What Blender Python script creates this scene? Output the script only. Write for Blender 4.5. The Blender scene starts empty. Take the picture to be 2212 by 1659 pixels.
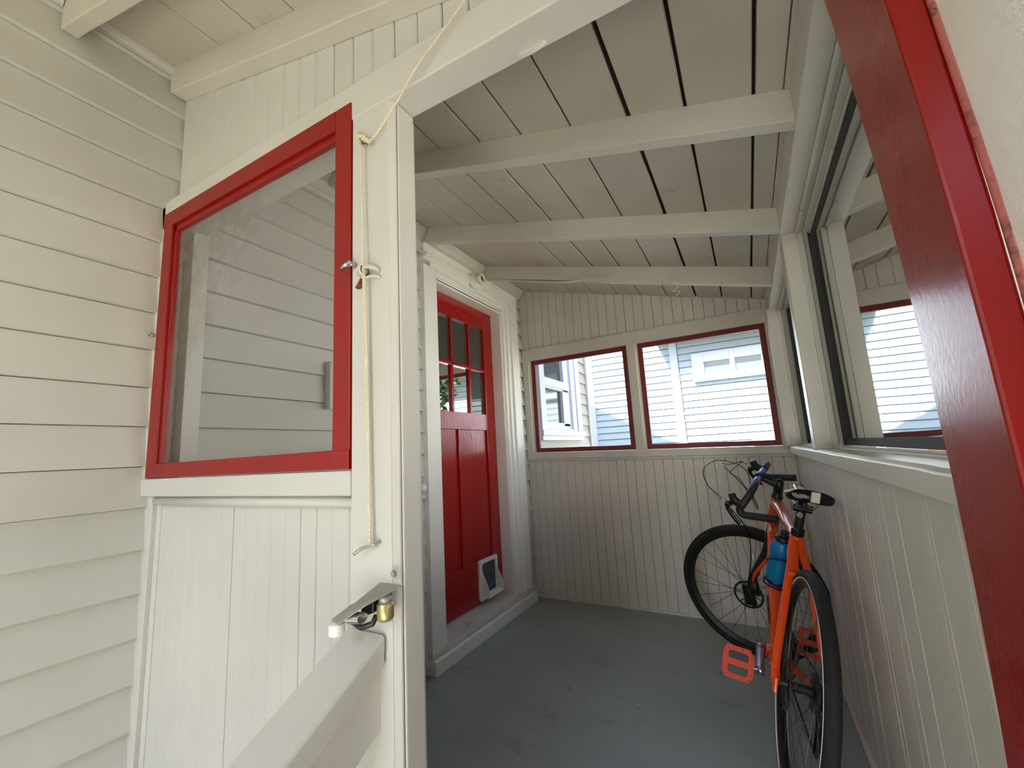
import bpy, bmesh, math, random
from mathutils import Vector, Matrix
random.seed(7)
PI = math.pi
S = bpy.context.scene
COL = S.collection

# ------------------------------------------------------------------ helpers
class MB:
    """collects shapes; build() links them as one mesh object"""
    def __init__(s): s.v = []; s.f = []
    def add(s, vs, fs):
        o = len(s.v); s.v += [tuple(p) for p in vs]; s.f += [tuple(i + o for i in f) for f in fs]; return s
    def hexa(s, p):
        return s.add(p, [(0, 3, 2, 1), (4, 5, 6, 7), (0, 1, 5, 4), (1, 2, 6, 5), (2, 3, 7, 6), (3, 0, 4, 7)])
    def box(s, x0, x1, y0, y1, z0, z1):
        return s.hexa([(x0, y0, z0), (x1, y0, z0), (x1, y1, z0), (x0, y1, z0), (x0, y0, z1), (x1, y0, z1), (x1, y1, z1), (x0, y1, z1)])
    def sbox(s, x0, x1, y0, y1, zb, zt):
        """box whose bottom and top follow functions of x"""
        return s.hexa([(x0, y0, zb(x0)), (x1, y0, zb(x1)), (x1, y1, zb(x1)), (x0, y1, zb(x0)),
                       (x0, y0, zt(x0)), (x1, y0, zt(x1)), (x1, y1, zt(x1)), (x0, y1, zt(x0))])
    def loft(s, rings, cap=True, close=True):
        n = len(rings[0]); o = len(s.v); s.v += [tuple(p) for r in rings for p in r]
        for k in range(len(rings) - 1):
            for i in range(n if close else n - 1):
                j = (i + 1) % n
                s.f.append((o + k * n + i, o + k * n + j, o + (k + 1) * n + j, o + (k + 1) * n + i))
        if cap:
            s.f.append(tuple(o + i for i in reversed(range(n)))); s.f.append(tuple(o + (len(rings) - 1) * n + i for i in range(n)))
        return s
    def tube(s, pts, r, n=10, closed=False, sq=None, cap=True):
        """round tube through points; r a number or list; sq=(a,b) squashes the section along/against the up hint"""
        P = [Vector(p) for p in pts]; m = len(P)
        R = r if isinstance(r, (list, tuple)) else [r] * m
        rings = []; prev = None
        for i in range(m):
            if closed: t = P[(i + 1) % m] - P[i - 1]
            else: t = P[min(i + 1, m - 1)] - P[max(i - 1, 0)]
            if t.length < 1e-9: t = Vector((0, 0, 1))
            t.normalize()
            if prev is None:
                h = Vector((0, 0, 1)) if abs(t.z) < .9 else Vector((1, 0, 0)); a = t.cross(h).normalized()
            else:
                a = prev - t * prev.dot(t)
                a = a.normalized() if a.length > 1e-6 else t.orthogonal().normalized()
            prev = a; b = t.cross(a)
            ka, kb = (sq if sq else (1, 1))
            rings.append([P[i] + a * (math.cos(2 * PI * k / n) * R[i] * ka) + b * (math.sin(2 * PI * k / n) * R[i] * kb) for k in range(n)])
        if closed: rings.append(rings[0]); cap = False
        return s.loft(rings, cap=cap)
    def torus(s, c, R, r, axis='Y', n=64, m=12, ry=None):
        """ring; ry = half width across the axis"""
        ry = ry or r; rings = []
        for i in range(n + 1):
            a = 2 * PI * i / n; ring = []
            for k in range(m):
                b = 2 * PI * k / m; q = R + r * math.cos(b); w = ry * math.sin(b)
                u, v = q * math.cos(a), q * math.sin(a)
                p = {'Y': (u, w, v), 'X': (w, u, v), 'Z': (u, v, w)}[axis]
                ring.append((c[0] + p[0], c[1] + p[1], c[2] + p[2]))
            rings.append(ring)
        return s.loft(rings, cap=False)
    def prof(s, c, pts, axis='Y', n=64, close=True):
        """revolve a closed section of (radius, along) about an axis"""
        rings = []
        for i in range(n + 1):
            a = 2 * PI * i / n; ring = []
            for (q, w) in pts:
                u, v = q * math.cos(a), q * math.sin(a)
                p = {'Y': (u, w, v), 'X': (w, u, v), 'Z': (u, v, w)}[axis]
                ring.append((c[0] + p[0], c[1] + p[1], c[2] + p[2]))
            rings.append(ring)
        return s.loft(rings, cap=False, close=close)
    def lathe(s, a, b, prof, n=24):
        """solid of revolution from point a to b; prof = [(fraction, radius)]"""
        a, b = Vector(a), Vector(b); d = b - a; t = d.normalized(); e = t.orthogonal().normalized(); g = t.cross(e)
        return s.loft([[a + d * f + (e * math.cos(2 * PI * k / n) + g * math.sin(2 * PI * k / n)) * max(r, 1e-5) for k in range(n)] for f, r in prof])
    def prism(s, poly, f0, f1):
        """poly = 2D points, f0/f1 map a 2D point to 3D"""
        return s.loft([[f0(p) for p in poly], [f1(p) for p in poly]])
    def tf(s, M):
        s.v = [tuple(M @ Vector(p)) for p in s.v]; return s
    def build(s, name, mat, parent=None, bevel=0, smooth=False, seg=2, **props):
        me = bpy.data.meshes.new(name); me.from_pydata(s.v, [], s.f); me.update()
        bm = bmesh.new(); bm.from_mesh(me); bmesh.ops.recalc_face_normals(bm, faces=bm.faces); bm.to_mesh(me); bm.free()
        if smooth:
            me.polygons.foreach_set('use_smooth', [True] * len(me.polygons))
        me.materials.append(mat)
        o = bpy.data.objects.new(name, me); COL.objects.link(o)
        if parent: o.parent = parent
        if bevel:
            b = o.modifiers.new('bevel', 'BEVEL'); b.width = bevel; b.segments = seg; b.limit_method = 'ANGLE'; b.angle_limit = math.radians(40)
        if smooth == 'auto':
            pass
        for k, w in props.items(): o[k] = w
        return o

def tag(o, label=None, cat=None, group=None, kind=None):
    if label: o['label'] = label
    if cat: o['category'] = cat
    if group: o['group'] = group
    if kind: o['kind'] = kind
    return o
def empty(name, loc=(0, 0, 0)):
    o = bpy.data.objects.new(name, None); COL.objects.link(o); o.location = loc; o.empty_display_size = .1; return o
def catmull(pts, n=8):
    P = [Vector(p) for p in pts]; P = [P[0] * 2 - P[1]] + P + [P[-1] * 2 - P[-2]]; out = []
    for i in range(1, len(P) - 2):
        a, b, c, d = P[i - 1:i + 3]
        for k in range(n):
            t = k / n
            out.append(.5 * ((2 * b) + (c - a) * t + (2 * a - 5 * b + 4 * c - d) * t * t + (3 * b - a - 3 * c + d) * t ** 3))
    out.append(P[-2]); return out

# ------------------------------------------------------------------ materials
def srgb(r, g, b):
    f = lambda c: (c / 255 / 12.92) if c / 255 <= .04045 else ((c / 255 + .055) / 1.055) ** 2.4
    return (f(r), f(g), f(b), 1)
def mat(name, col, rough=.5, metal=0, spec=.5, coat=0, bump=None, vary=None, dirt=None):
    """bump=(scale, strength, stretch vector); vary=(scale, amount); dirt=(colour, scale, threshold)"""
    m = bpy.data.materials.new(name); m.use_nodes = True; nt = m.node_tree; N = nt.nodes; L = nt.links
    b = N['Principled BSDF']; b.inputs['Base Color'].default_value = col; b.inputs['Roughness'].default_value = rough
    b.inputs['Metallic'].default_value = metal; b.inputs['Specular IOR Level'].default_value = spec; b.inputs['Coat Weight'].default_value = coat
    b.inputs['Coat Roughness'].default_value = .08
    tc = N.new('ShaderNodeTexCoord')
    src = None
    if vary:
        n = N.new('ShaderNodeTexNoise'); n.inputs['Scale'].default_value = vary[0]; n.inputs['Detail'].default_value = 5
        L.new(tc.outputs['Object'], n.inputs['Vector'])
        mr = N.new('ShaderNodeMapRange'); mr.inputs[1].default_value = .3; mr.inputs[2].default_value = .7
        mr.inputs[3].default_value = 1 - vary[1]; mr.inputs[4].default_value = 1 + vary[1] * .6
        L.new(n.outputs['Fac'], mr.inputs[0])
        mx = N.new('ShaderNodeVectorMath'); mx.operation = 'SCALE'; mx.inputs[0].default_value = col[:3]; L.new(mr.outputs[0], mx.inputs['Scale'])
        src = mx.outputs[0]; L.new(src, b.inputs['Base Color'])
    if dirt:
        n = N.new('ShaderNodeTexNoise'); n.inputs['Scale'].default_value = dirt[1]; n.inputs['Detail'].default_value = 8; n.inputs['Roughness'].default_value = .7
        L.new(tc.outputs['Object'], n.inputs['Vector'])
        cr = N.new('ShaderNodeValToRGB'); cr.color_ramp.elements[0].position = dirt[2]; cr.color_ramp.elements[1].position = dirt[2] + .12
        L.new(n.outputs['Fac'], cr.inputs[0])
        mm = N.new('ShaderNodeMixRGB'); mm.inputs[1].default_value = col; mm.inputs[2].default_value = dirt[0]
        if src: L.new(src, mm.inputs[1])
        ml = N.new('ShaderNodeMath'); ml.operation = 'MULTIPLY'; ml.inputs[1].default_value = dirt[3] if len(dirt) > 3 else .5
        L.new(cr.outputs[0], ml.inputs[0]); L.new(ml.outputs[0], mm.inputs[0]); L.new(mm.outputs[0], b.inputs['Base Color'])
    if bump:
        mp = N.new('ShaderNodeMapping'); mp.inputs['Scale'].default_value = bump[2] if len(bump) > 2 else (1, 1, 1)
        n = N.new('ShaderNodeTexNoise'); n.inputs['Scale'].default_value = bump[0]; n.inputs['Detail'].default_value = 6
        L.new(tc.outputs['Object'], mp.inputs[0]); L.new(mp.outputs[0], n.inputs['Vector'])
        bp = N.new('ShaderNodeBump'); bp.inputs['Strength'].default_value = bump[1]; bp.inputs['Distance'].default_value = .004
        L.new(n.outputs['Fac'], bp.inputs['Height']); L.new(bp.outputs[0], b.inputs['Normal'])
    return m
CREAM = srgb(208, 206, 200)
M = {}
M['paint'] = mat('cream_paint', CREAM, .42, bump=(30, .25, (1, 1, 1)), vary=(3, .05))
M['clap'] = mat('clapboard_paint', CREAM, .45, bump=(18, .4, (1, .15, 1)), vary=(2.5, .05), dirt=(srgb(150, 140, 118), 14, .66, .35))
M['bead'] = mat('beadboard_paint', CREAM, .5, bump=(40, .35, (1, 1, .12)), vary=(3, .06), dirt=(srgb(150, 140, 120), 9, .64, .25))
M['beadin'] = mat('inner_beadboard_paint', srgb(214, 209, 200), .5, bump=(40, .35, (1, 1, .12)), vary=(2, .08), dirt=(srgb(150, 138, 120), 9, .66, .2))
M['trimin'] = mat('inner_trim_paint', srgb(210, 206, 196), .38, bump=(30, .3), vary=(3, .06), dirt=(srgb(140, 128, 108), 10, .62, .35))
M['rafter'] = mat('rafter_paint', srgb(210, 206, 194), .5, bump=(35, .5, (.25, 1, 1)), vary=(4, .06), dirt=(srgb(140, 128, 108), 12, .64, .3))
M['ceil'] = mat('ceiling_board_paint', srgb(200, 193, 180), .55, bump=(25, .5, (1, .15, 1)), vary=(3, .08), dirt=(srgb(110, 96, 74), 8, .62, .4))
M['dark'] = mat('gap_shadow_wood', srgb(48, 40, 30), .9)
M['white'] = mat('white_trim_paint', srgb(244, 242, 236), .35, bump=(25, .2), vary=(3, .03), dirt=(srgb(170, 160, 140), 9, .68, .4))
M['white_worn'] = mat('worn_white_paint', srgb(214, 210, 200), .55, bump=(30, .8, (1, .3, 1)), vary=(6, .1), dirt=(srgb(120, 100, 78), 16, .58, .7))
M['red'] = mat('satin_red_paint', srgb(146, 18, 14), .38, bump=(60, .3, (1, 1, .3)), vary=(6, .06))
M['reddark'] = mat('dull_red_sash_paint', srgb(120, 26, 30), .5, bump=(60, .3), vary=(6, .08))
M['redworn'] = mat('worn_pinkish_bead_paint', srgb(170, 90, 84), .6, bump=(90, 1), dirt=(srgb(92, 60, 48), 40, .5, .9))
M['redgloss'] = mat('gloss_red_paint', srgb(158, 6, 8), .16, bump=(45, .25, (1, 1, .25)), spec=.6)
M['redgloss2'] = mat('brushed_gloss_red_paint', srgb(140, 10, 10), .2, bump=(160, .045, (1, 1, .7)), spec=.45)
M['floor'] = mat('grey_porch_floor_paint', srgb(152, 162, 158), .36, bump=(30, .15, (.2, 1, 1)), vary=(1.6, .16), dirt=(srgb(112, 114, 104), 4, .56, .5), spec=.35)
M['nbr'] = mat('pale_blue_grey_siding', srgb(168, 184, 194), .6, vary=(2, .03))
M['nbrtrim'] = mat('neighbour_white_trim', srgb(196, 204, 218), .6)
M['housetan'] = mat('tan_siding', srgb(176, 172, 164), .6, vary=(3, .06), dirt=(srgb(170, 165, 150), 9, .6, .3))
M['sidewhite'] = mat('added_house_siding', srgb(238, 238, 232), .6)
M['slate'] = mat('seam_shadow_grey', srgb(70, 74, 80), .9)
M['bwhite'] = mat('vinyl_white', srgb(200, 206, 222), .4)
M['glassdark'] = mat('dark_window_glass', srgb(60, 66, 70), .08, spec=.8)
M['grass'] = mat('lawn', srgb(110, 106, 72), .9, bump=(60, 1), vary=(2, .25))
M['leaf'] = mat('hedge_leaf', srgb(60, 88, 34), .6, vary=(3, .3))
M['bark'] = mat('bark', srgb(90, 72, 55), .9, bump=(20, 1))
M['concrete'] = mat('concrete_path', srgb(178, 174, 164), .8, vary=(3, .08), bump=(40, .5))
M['roof'] = mat('roof_shingle', srgb(95, 92, 90), .9, bump=(30, 1))
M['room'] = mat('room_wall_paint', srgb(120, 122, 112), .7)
M['orange'] = mat('orange_frame_paint', srgb(232, 74, 8), .22, coat=.6)
M['orangeped'] = mat('orange_pedal_plastic', srgb(226, 70, 32), .5)
M['black'] = mat('matte_black', srgb(24, 25, 28), .45)
M['blackg'] = mat('gloss_black', srgb(16, 16, 20), .2)
M['tape'] = mat('black_bar_tape', srgb(36, 37, 44), .55, bump=(120, .5))
M['barmetal'] = mat('bar_metal_blue_sheen', srgb(118, 116, 176), .25, metal=.5)  # blue light reflected in the bare bar is put into its colour
M['tyre'] = mat('tyre_rubber', srgb(26, 27, 29), .75, bump=(150, .8), dirt=(srgb(82, 82, 80), 26, .62, .6))
M['tyref'] = mat('front_tyre_rubber', srgb(16, 16, 17), .7, bump=(150, .5))
M['reflect'] = mat('white_reflective_stripe', srgb(245, 245, 240), .3)
M['rim'] = mat('black_rim', srgb(18, 17, 20), .35)
M['spoke'] = mat('steel_spoke', srgb(110, 112, 116), .35, metal=.9)
M['steel'] = mat('polished_steel', srgb(190, 192, 196), .22, metal=1)
M['dsteel'] = mat('worn_dark_steel', srgb(70, 68, 66), .4, metal=.9)
M['bottle'] = mat('blue_bottle_plastic', srgb(0, 112, 168), .35)
M['navy'] = mat('navy_plastic', srgb(14, 20, 66), .4)
M['wht'] = mat('white_plastic', srgb(236, 236, 232), .35)
M['ivory'] = mat('ivory_vinyl', srgb(214, 210, 190), .45)
M['string'] = mat('cotton_string', srgb(236, 226, 200), .9, bump=(300, 1))
M['brass'] = mat('worn_brass', srgb(196, 178, 132), .35, metal=.8)
M['rust'] = mat('rusty_metal', srgb(130, 84, 60), .7, metal=.4)
M['zinc'] = mat('zinc_plate', srgb(176, 174, 168), .4, metal=.7)
M['gasket'] = mat('black_weatherstrip', srgb(40, 40, 38), .7, dirt=(srgb(120, 115, 100), 30, .62, .4))
M['pebble'] = mat('pale_pebble', srgb(180, 172, 160), .8)

def screen_mat(name, col, cover, dust=None, grid=None, rough=.6):
    m = bpy.data.materials.new(name); m.use_nodes = True; nt = m.node_tree; N = nt.nodes; L = nt.links
    for n in list(N): N.remove(n)
    out = N.new('ShaderNodeOutputMaterial'); mix = N.new('ShaderNodeMixShader'); tr = N.new('ShaderNodeBsdfTransparent')
    b = N.new('ShaderNodeBsdfPrincipled'); b.inputs['Base Color'].default_value = col; b.inputs['Roughness'].default_value = rough
    L.new(tr.outputs[0], mix.inputs[1]); L.new(b.outputs[0], mix.inputs[2]); L.new(mix.outputs[0], out.inputs[0])
    tc = N.new('ShaderNodeTexCoord')
    mix.inputs[0].default_value = cover
    if dust:
        n = N.new('ShaderNodeTexNoise'); n.inputs['Scale'].default_value = dust[0]; n.inputs['Detail'].default_value = 9; n.inputs['Roughness'].default_value = .75
        L.new(tc.outputs['Object'], n.inputs['Vector'])
        # grime gathers towards the upper corner nearest the house
        sx = N.new('ShaderNodeSeparateXYZ'); L.new(tc.outputs['Object'], sx.inputs[0])
        g = N.new('ShaderNodeMath'); g.operation = 'MULTIPLY_ADD'; g.inputs[1].default_value = -1.1; g.inputs[2].default_value = -.93
        L.new(sx.outputs[0], g.inputs[0])
        g2 = N.new('ShaderNodeMath'); g2.operation = 'MULTIPLY_ADD'; g2.inputs[1].default_value = .75; L.new(sx.outputs[2], g2.inputs[0]); L.new(g.outputs[0], g2.inputs[2])
        mu = N.new('ShaderNodeMath'); mu.operation = 'ADD'; L.new(g2.outputs[0], mu.inputs[0]); L.new(n.outputs['Fac'], mu.inputs[1])
        mr = N.new('ShaderNodeMapRange'); mr.inputs[1].default_value = .35; mr.inputs[2].default_value = .95; mr.inputs[3].default_value = cover; mr.inputs[4].default_value = cover + dust[1]
        L.new(mu.outputs[0], mr.inputs[0]); L.new(mr.outputs[0], mix.inputs[0])
    if grid:
        sx = N.new('ShaderNodeSeparateXYZ'); L.new(tc.outputs['Object'], sx.inputs[0])
        res = []
        for k in grid[2]:
            d = N.new('ShaderNodeMath'); d.operation = 'DIVIDE'; d.inputs[1].default_value = grid[0]; L.new(sx.outputs[k], d.inputs[0])
            fr = N.new('ShaderNodeMath'); fr.operation = 'FRACT'; L.new(d.outputs[0], fr.inputs[0])
            lt = N.new('ShaderNodeMath'); lt.operation = 'LESS_THAN'; lt.inputs[1].default_value = grid[1]; L.new(fr.outputs[0], lt.inputs[0]); res.append(lt)
        mx = N.new('ShaderNodeMath'); mx.operation = 'MAXIMUM'; L.new(res[0].outputs[0], mx.inputs[0]); L.new(res[1].outputs[0], mx.inputs[1])
        L.new(mx.outputs[0], mix.inputs[0])
    return m
M['screen'] = screen_mat('dusty_insect_screen', srgb(120, 114, 104), .30, dust=(9, .45))
M['screen_back'] = screen_mat('pale_insect_screen', srgb(190, 186, 180), .08)
M['screen_near'] = screen_mat('silver_wire_screen', srgb(222, 216, 200), .5, grid=(.00128, .34, (1, 2)), rough=.4)

def sheet_mat(name, ior, tint, rough=.02, bumps=None, haze=0):
    """thin clear sheet: fresnel reflection over plain transmission"""
    m = bpy.data.materials.new(name); m.use_nodes = True; nt = m.node_tree; N = nt.nodes; L = nt.links
    for n in list(N): N.remove(n)
    out = N.new('ShaderNodeOutputMaterial'); mix = N.new('ShaderNodeMixShader'); tr = N.new('ShaderNodeBsdfTransparent'); gl = N.new('ShaderNodeBsdfGlossy')
    fr = N.new('ShaderNodeFresnel'); fr.inputs['IOR'].default_value = ior; tr.inputs[0].default_value = tint; gl.inputs['Roughness'].default_value = rough
    first = tr.outputs[0]
    if haze:
        df = N.new('ShaderNodeBsdfDiffuse'); df.inputs[0].default_value = srgb(200, 195, 180); mh = N.new('ShaderNodeMixShader'); mh.inputs[0].default_value = haze
        L.new(tr.outputs[0], mh.inputs[1]); L.new(df.outputs[0], mh.inputs[2]); first = mh.outputs[0]
    L.new(fr.outputs[0], mix.inputs[0]); L.new(first, mix.inputs[1]); L.new(gl.outputs[0], mix.inputs[2]); L.new(mix.outputs[0], out.inputs[0])
    if bumps:
        tc = N.new('ShaderNodeTexCoord'); mp = N.new('ShaderNodeMapping'); mp.inputs['Scale'].default_value = bumps[2]
        n = N.new('ShaderNodeTexNoise'); n.inputs['Scale'].default_value = bumps[0]; n.inputs['Detail'].default_value = 1
        L.new(tc.outputs['Object'], mp.inputs[0]); L.new(mp.outputs[0], n.inputs['Vector'])
        bp = N.new('ShaderNodeBump'); bp.inputs['Strength'].default_value = bumps[1]; bp.inputs['Distance'].default_value = .01
        L.new(n.outputs['Fac'], bp.inputs['Height']); L.new(bp.outputs[0], gl.inputs['Normal'])
    return m
M['plastic'] = sheet_mat('clear_vinyl_sheet', 1.65, (.98, .985, .97, 1), bumps=(3, .12, (1, 1, .35)))
M['pane'] = sheet_mat('door_pane_glass', 1.6, (.8, .84, .8, 1), bumps=(5, .03, (1, 1, 1)), haze=.10)  # pale haze mixed in for brightness the unlit room behind doesn't give

# ------------------------------------------------------------------ measures (metres; x out from the house, y along the porch, z up from its floor)
HW = 0.0            # clapboard face of the house
YP = 0.61           # front face of the porch's front frame
YB = 3.09           # face of the back sill
XR = 1.75           # face of the right sill
XW = 1.785          # right beadboard
cz = lambda x: 2.415 - .265 * x          # underside of the roof boards
fz = lambda x: -.016 * x                 # floor falls away from the house
sag = lambda x: -.022 * x

def clapboards(mb, rects, xo=0.0, z_ref=.509, pitch=.1168, lip=.018, back=.035, depth=None):
    """rects: (y0, y1, z0, z1) on a wall facing +x"""
    for (y0, y1, z0, z1) in rects:
        k = math.floor((z0 - z_ref) / pitch)
        while z_ref + k * pitch < z1:
            a, b = z_ref + k * pitch, z_ref + (k + 1) * pitch
            za, zb = max(a, z0) + .0008, min(b - .0012, z1)
            if zb - za > .004:
                fx = lambda z: xo - lip * (z - a) / pitch
                j = random.uniform(-.0008, .0008)
                mb.hexa([(xo - back, y0, za), (fx(za) + j, y0, za), (fx(za) + j, y1, za), (xo - back, y1, za),
                         (xo - back, y0, zb), (fx(zb) + j, y0, zb), (fx(zb) + j, y1, zb), (xo - back, y1, zb)])
            k += 1
def planks(mb, u0, u1, w, zlo, zhi, place, th=.012, gap=.0007, vee=.0028, jitter=.0008, ws=None):
    """vertical boards with v-joints; place(u, n, z) -> xyz, n towards the viewer"""
    u = u0; k = 0
    while u < u1 - .002:
        b = min(u + (ws[k % len(ws)] if ws else w), u1); j = random.uniform(-jitter, jitter)
        P = [(u + gap, 0), (u + gap, th - vee + j), (u + gap + vee, th + j), (b - gap - vee, th + j), (b - gap, th - vee + j), (b - gap, 0)]
        mb.loft([[place(q[0], q[1], zlo(q[0])) for q in P], [place(q[0], q[1], zhi(q[0])) for q in P]])
        u = b; k += 1

# ================================================================== SETTING
# ---- house wall on the left
mb = MB()
DY0, DY1 = 1.965, 2.79      # door opening
mb.box(-.16, -.03, -3.2, DY0, -.6, 4.2); mb.box(-.16, -.03, DY1, 3.47, -.6, 4.2); mb.box(-.16, -.03, DY0, DY1, 2.15, 4.2); mb.box(-.16, -.03, DY0, DY1, -.6, .0)
mb.box(-.16, -.03, 3.47, 4.05, -.6, 1.32); mb.box(-.16, -.03, 3.47, 4.05, 2.5, 4.2); mb.box(-.16, -.03, 4.05, 4.72, -.6, 4.2)
clapboards(mb, [(-3.2, YP + .045, -.6, 2.42), (YP + .045, 1.852, -.02, 2.42), (3.0, YB + .05, -.02, 2.42), (1.852, 3.0, 2.31, 2.42)])
wl = mb.build('wall_left', M['clap'], kind='structure')
tag(wl, 'cream clapboard house wall along the left side of the porch')
mb = MB()
clapboards(mb, [(YB + .06, 3.35, -.6, 2.9), (4.38, 4.70, -.6, 2.9), (3.35, 4.38, -.6, 1.17), (3.35, 4.38, 2.6, 2.9)], xo=.0)
mb.box(-.05, .012, 4.66, 4.72, -.6, 2.9)
mb.build('clapboard_siding', M['housetan'], wl)
# crown moulding between the rafters
def crown(y0, y1, nm):
    c = MB(); q = .35 if y1 < .7 else 1; pr = [(.0, cz(0) - .002), (.0, cz(0) - .085 * q), (.012 * q, cz(0) - .085 * q), (.014 * q, cz(0) - .068 * q), (.03 * q, cz(0) - .05 * q), (.044 * q, cz(0) - .026 * q), (.048 * q, cz(0) - .014 * q)]
    c.loft([[(p[0], y0, p[1]) for p in pr], [(p[0], y1, p[1]) for p in pr]])
    return c.build(nm, M['paint'], wl)
for a, b in ((-1.6, .333), (.372, .598), (.65, 1.208), (1.257, 1.858), (1.907, 2.508), (2.562, 3.09)): crown(a, b, 'crown_moulding')

c = MB(); c.box(-.01, .010, .65, 1.852, 2.255, 2.335); c.tube([(.010, .65, 2.262), (.010, 1.852, 2.262)], .010, 8); c.build('frieze_board', M['paint'], wl)
# ---- roof boards
seams = [-.15, .02, .12, .29, .47, .643, .822, .988, 1.168, 1.35, 1.507, 1.672, 1.738, 1.90, 2.08]
gaps = {.822: .003, .988: .004, 1.168: .004, 1.35: .011, 1.507: .006, 1.672: .007, 1.738: .002, .643: .003, .47: .002, 1.90: .003}
mb = MB()
for a, b in zip(seams[:-1], seams[1:]):
    ga, gb = gaps.get(a, .0012) / 2, gaps.get(b, .0012) / 2; j = random.uniform(-.001, .0015)
    y0 = -1.65; n = 18; lo = a + ga; hi = b - gb  # boards run on unseen past the landing to keep sun and skylight off
    P = []
    for i in range(n + 1):
        y = y0 + (YB + .15 - y0) * i / n
        w1 = lo + (random.uniform(0, .0022) if gaps.get(a, 0) > .002 else 0); w2 = hi - (random.uniform(0, .0022) if gaps.get(b, 0) > .002 else 0)
        P.append([(w1, y, cz(w1) + j + .003), (w1 + .003, y, cz(w1) + j), (w2 - .003, y, cz(w2) + j), (w2, y, cz(w2) + j + .003), (w2, y, cz(w2) + .022), (w1, y, cz(w1) + .022)])
    mb.loft(P)
ce = mb.build('ceiling', M['ceil'], kind='structure')
tag(ce, 'cream painted roof boards sloping down over the porch')
mb = MB().hexa([(-.15, -1.65, cz(-.15) + .03), (2.1, -1.65, cz(2.1) + .03), (2.1, YB + .2, cz(2.1) + .03), (-.15, YB + .2, cz(-.15) + .03),
                (-.15, -1.65, cz(-.15) + .07), (2.1, -1.65, cz(2.1) + .07), (2.1, YB + .2, cz(2.1) + .07), (-.15, YB + .2, cz(-.15) + .07)])
mb.build('roof_felt', M['dark'], ce)

# ---- rafters
def rafter(n, y0, y1, x1, d, label, x0=-.005, skew=0):
    m = MB(); K = 16; R = []
    for i in range(K + 1):
        x = x0 + (x1 - x0) * i / K; w = random.uniform(-.0012, .0012)
        R.append([(x, y0 + skew * x, cz(x) - d + w), (x, y1 + skew * x, cz(x) - d + w), (x, y1 + skew * x, cz(x) + .002), (x, y0 + skew * x, cz(x) + .002)])
    m.loft(R); o = m.build('trim_%d' % n, M['rafter'], kind='structure', bevel=.003); tag(o, label); return o
RD = .092
rafter(1, 1.212, 1.256, XR + .002, RD, 'painted rafter nearest the porch doorway, inside')
rafter(2, 1.862, 1.905, XR + .002, RD, 'painted rafter in the middle of the porch ceiling')
r3 = rafter(3, 2.512, 2.557, XR + .002, RD, 'painted rafter nearest the back windows, with a peeling strip under it')
rafter(4, .335, .372, 1.95, .097, 'painted rafter end over the landing, top left', skew=.03)
rafter(5, -.30, -.26, 1.95, .10, 'painted rafter over the landing behind the viewpoint')
pb = rafter(6, .598, .645, 1.95, RD, 'painted beam across the top of the front partition')
# loose strip hanging off the third rafter
m = MB(); pts = [(.0, 2.53, cz(0) - RD - .004), (.45, 2.53, cz(.45) - RD - .012), (.62, 2.53, cz(.62) - RD - .012), (.80, 2.52, cz(.80) - RD + .012), (.93, 2.505, cz(.93) - RD + .035)]
m.loft([[(p[0], p[1] - .018, p[2]), (p[0], p[1] + .018, p[2]), (p[0], p[1] + .018, p[2] + .004), (p[0], p[1] - .018, p[2] + .004)] for p in catmull(pts, 6)])
m.build('loose_strip', M['white_worn'], r3, label='pale strip curling away from the rafter')
m = MB(); m.sbox(.86, 1.745, 2.508, 2.552, lambda x: cz(x) - RD - .008, lambda x: cz(x) - RD + .001); m.build('under_strip', M['white_worn'], r3)

# ---- floor
mb = MB(); y = .60; i = 0
while y < YB + .03:
    w = .083; y1 = min(y + w, YB + .03); g_ = random.choice((0, .0001, .0002, .0009))
    mb.hexa([(-.03, y + g_, fz(0) - .03), (XW + .12, y + g_, fz(XW) - .03), (XW + .12, y1, fz(XW) - .03), (-.03, y1, fz(0) - .03),
             (-.03, y + g_, fz(-.03)), (XW + .12, y + g_, fz(XW + .12)), (XW + .12, y1, fz(XW + .12)), (-.03, y1, fz(-.03))])
    y = y1
fl = mb.build('floor', M['floor'], kind='structure'); tag(fl, 'grey painted board floor of the porch')

# ---- front partition (screen window, post, doorway)
fr = empty('wall_front'); tag(fr, 'cream front partition of the porch with beadboard, post and doorway', kind='structure')
hz = 1.838
mb = MB(); mb.box(-.02, 1.76, YP, YP + .07, hz, 1.930); mb.build('door_header', M['paint'], fr, bevel=.003)
mb = MB(); mb.lathe((1.275, YP + .062, 1.868), (1.275, YP + .069, 1.866), [(0, .043), (1, .043)], 36); mb.build('peeling_paint', M['paint'], fr)
mb = MB(); planks(mb, -.005, 1.80, .068, lambda u: 1.92, lambda u: cz(u) - RD + .02, lambda u, n, z: (u, YP + .047 - n, z), gap=.0009)
mb.build('upper_beadboard', M['bead'], fr)
mb = MB(); mb.box(-.02, 1.83, YP + .05, YP + .062, 1.89, 2.0); mb.sbox(-.02, 1.83, YP + .05, YP + .062, lambda x: 1.9, lambda x: cz(x)); mb.build('beadboard_backing', M['dark'], fr)
mb = MB(); mb.box(.853, .958, YP, YP + .085, -.6, hz + .001); mb.hexa([(.956, YP, -.6), (.968, YP + .012, -.6), (.968, YP + .016, -.6), (.956, YP + .016, -.6), (.956, YP, hz), (.968, YP + .012, hz), (.968, YP + .016, hz), (.956, YP + .016, hz)])
mb.box(.956, .968, YP + .014, YP + .0168, -.03, hz)
pst = mb.build('post', M['paint'], fr, bevel=.0025)
mb = MB(); mb.box(.958, .971, YP + .0176, YP + .068, -.02, hz - .002); mb.build('door_stop', M['paint'], fr, bevel=.003)
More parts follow.
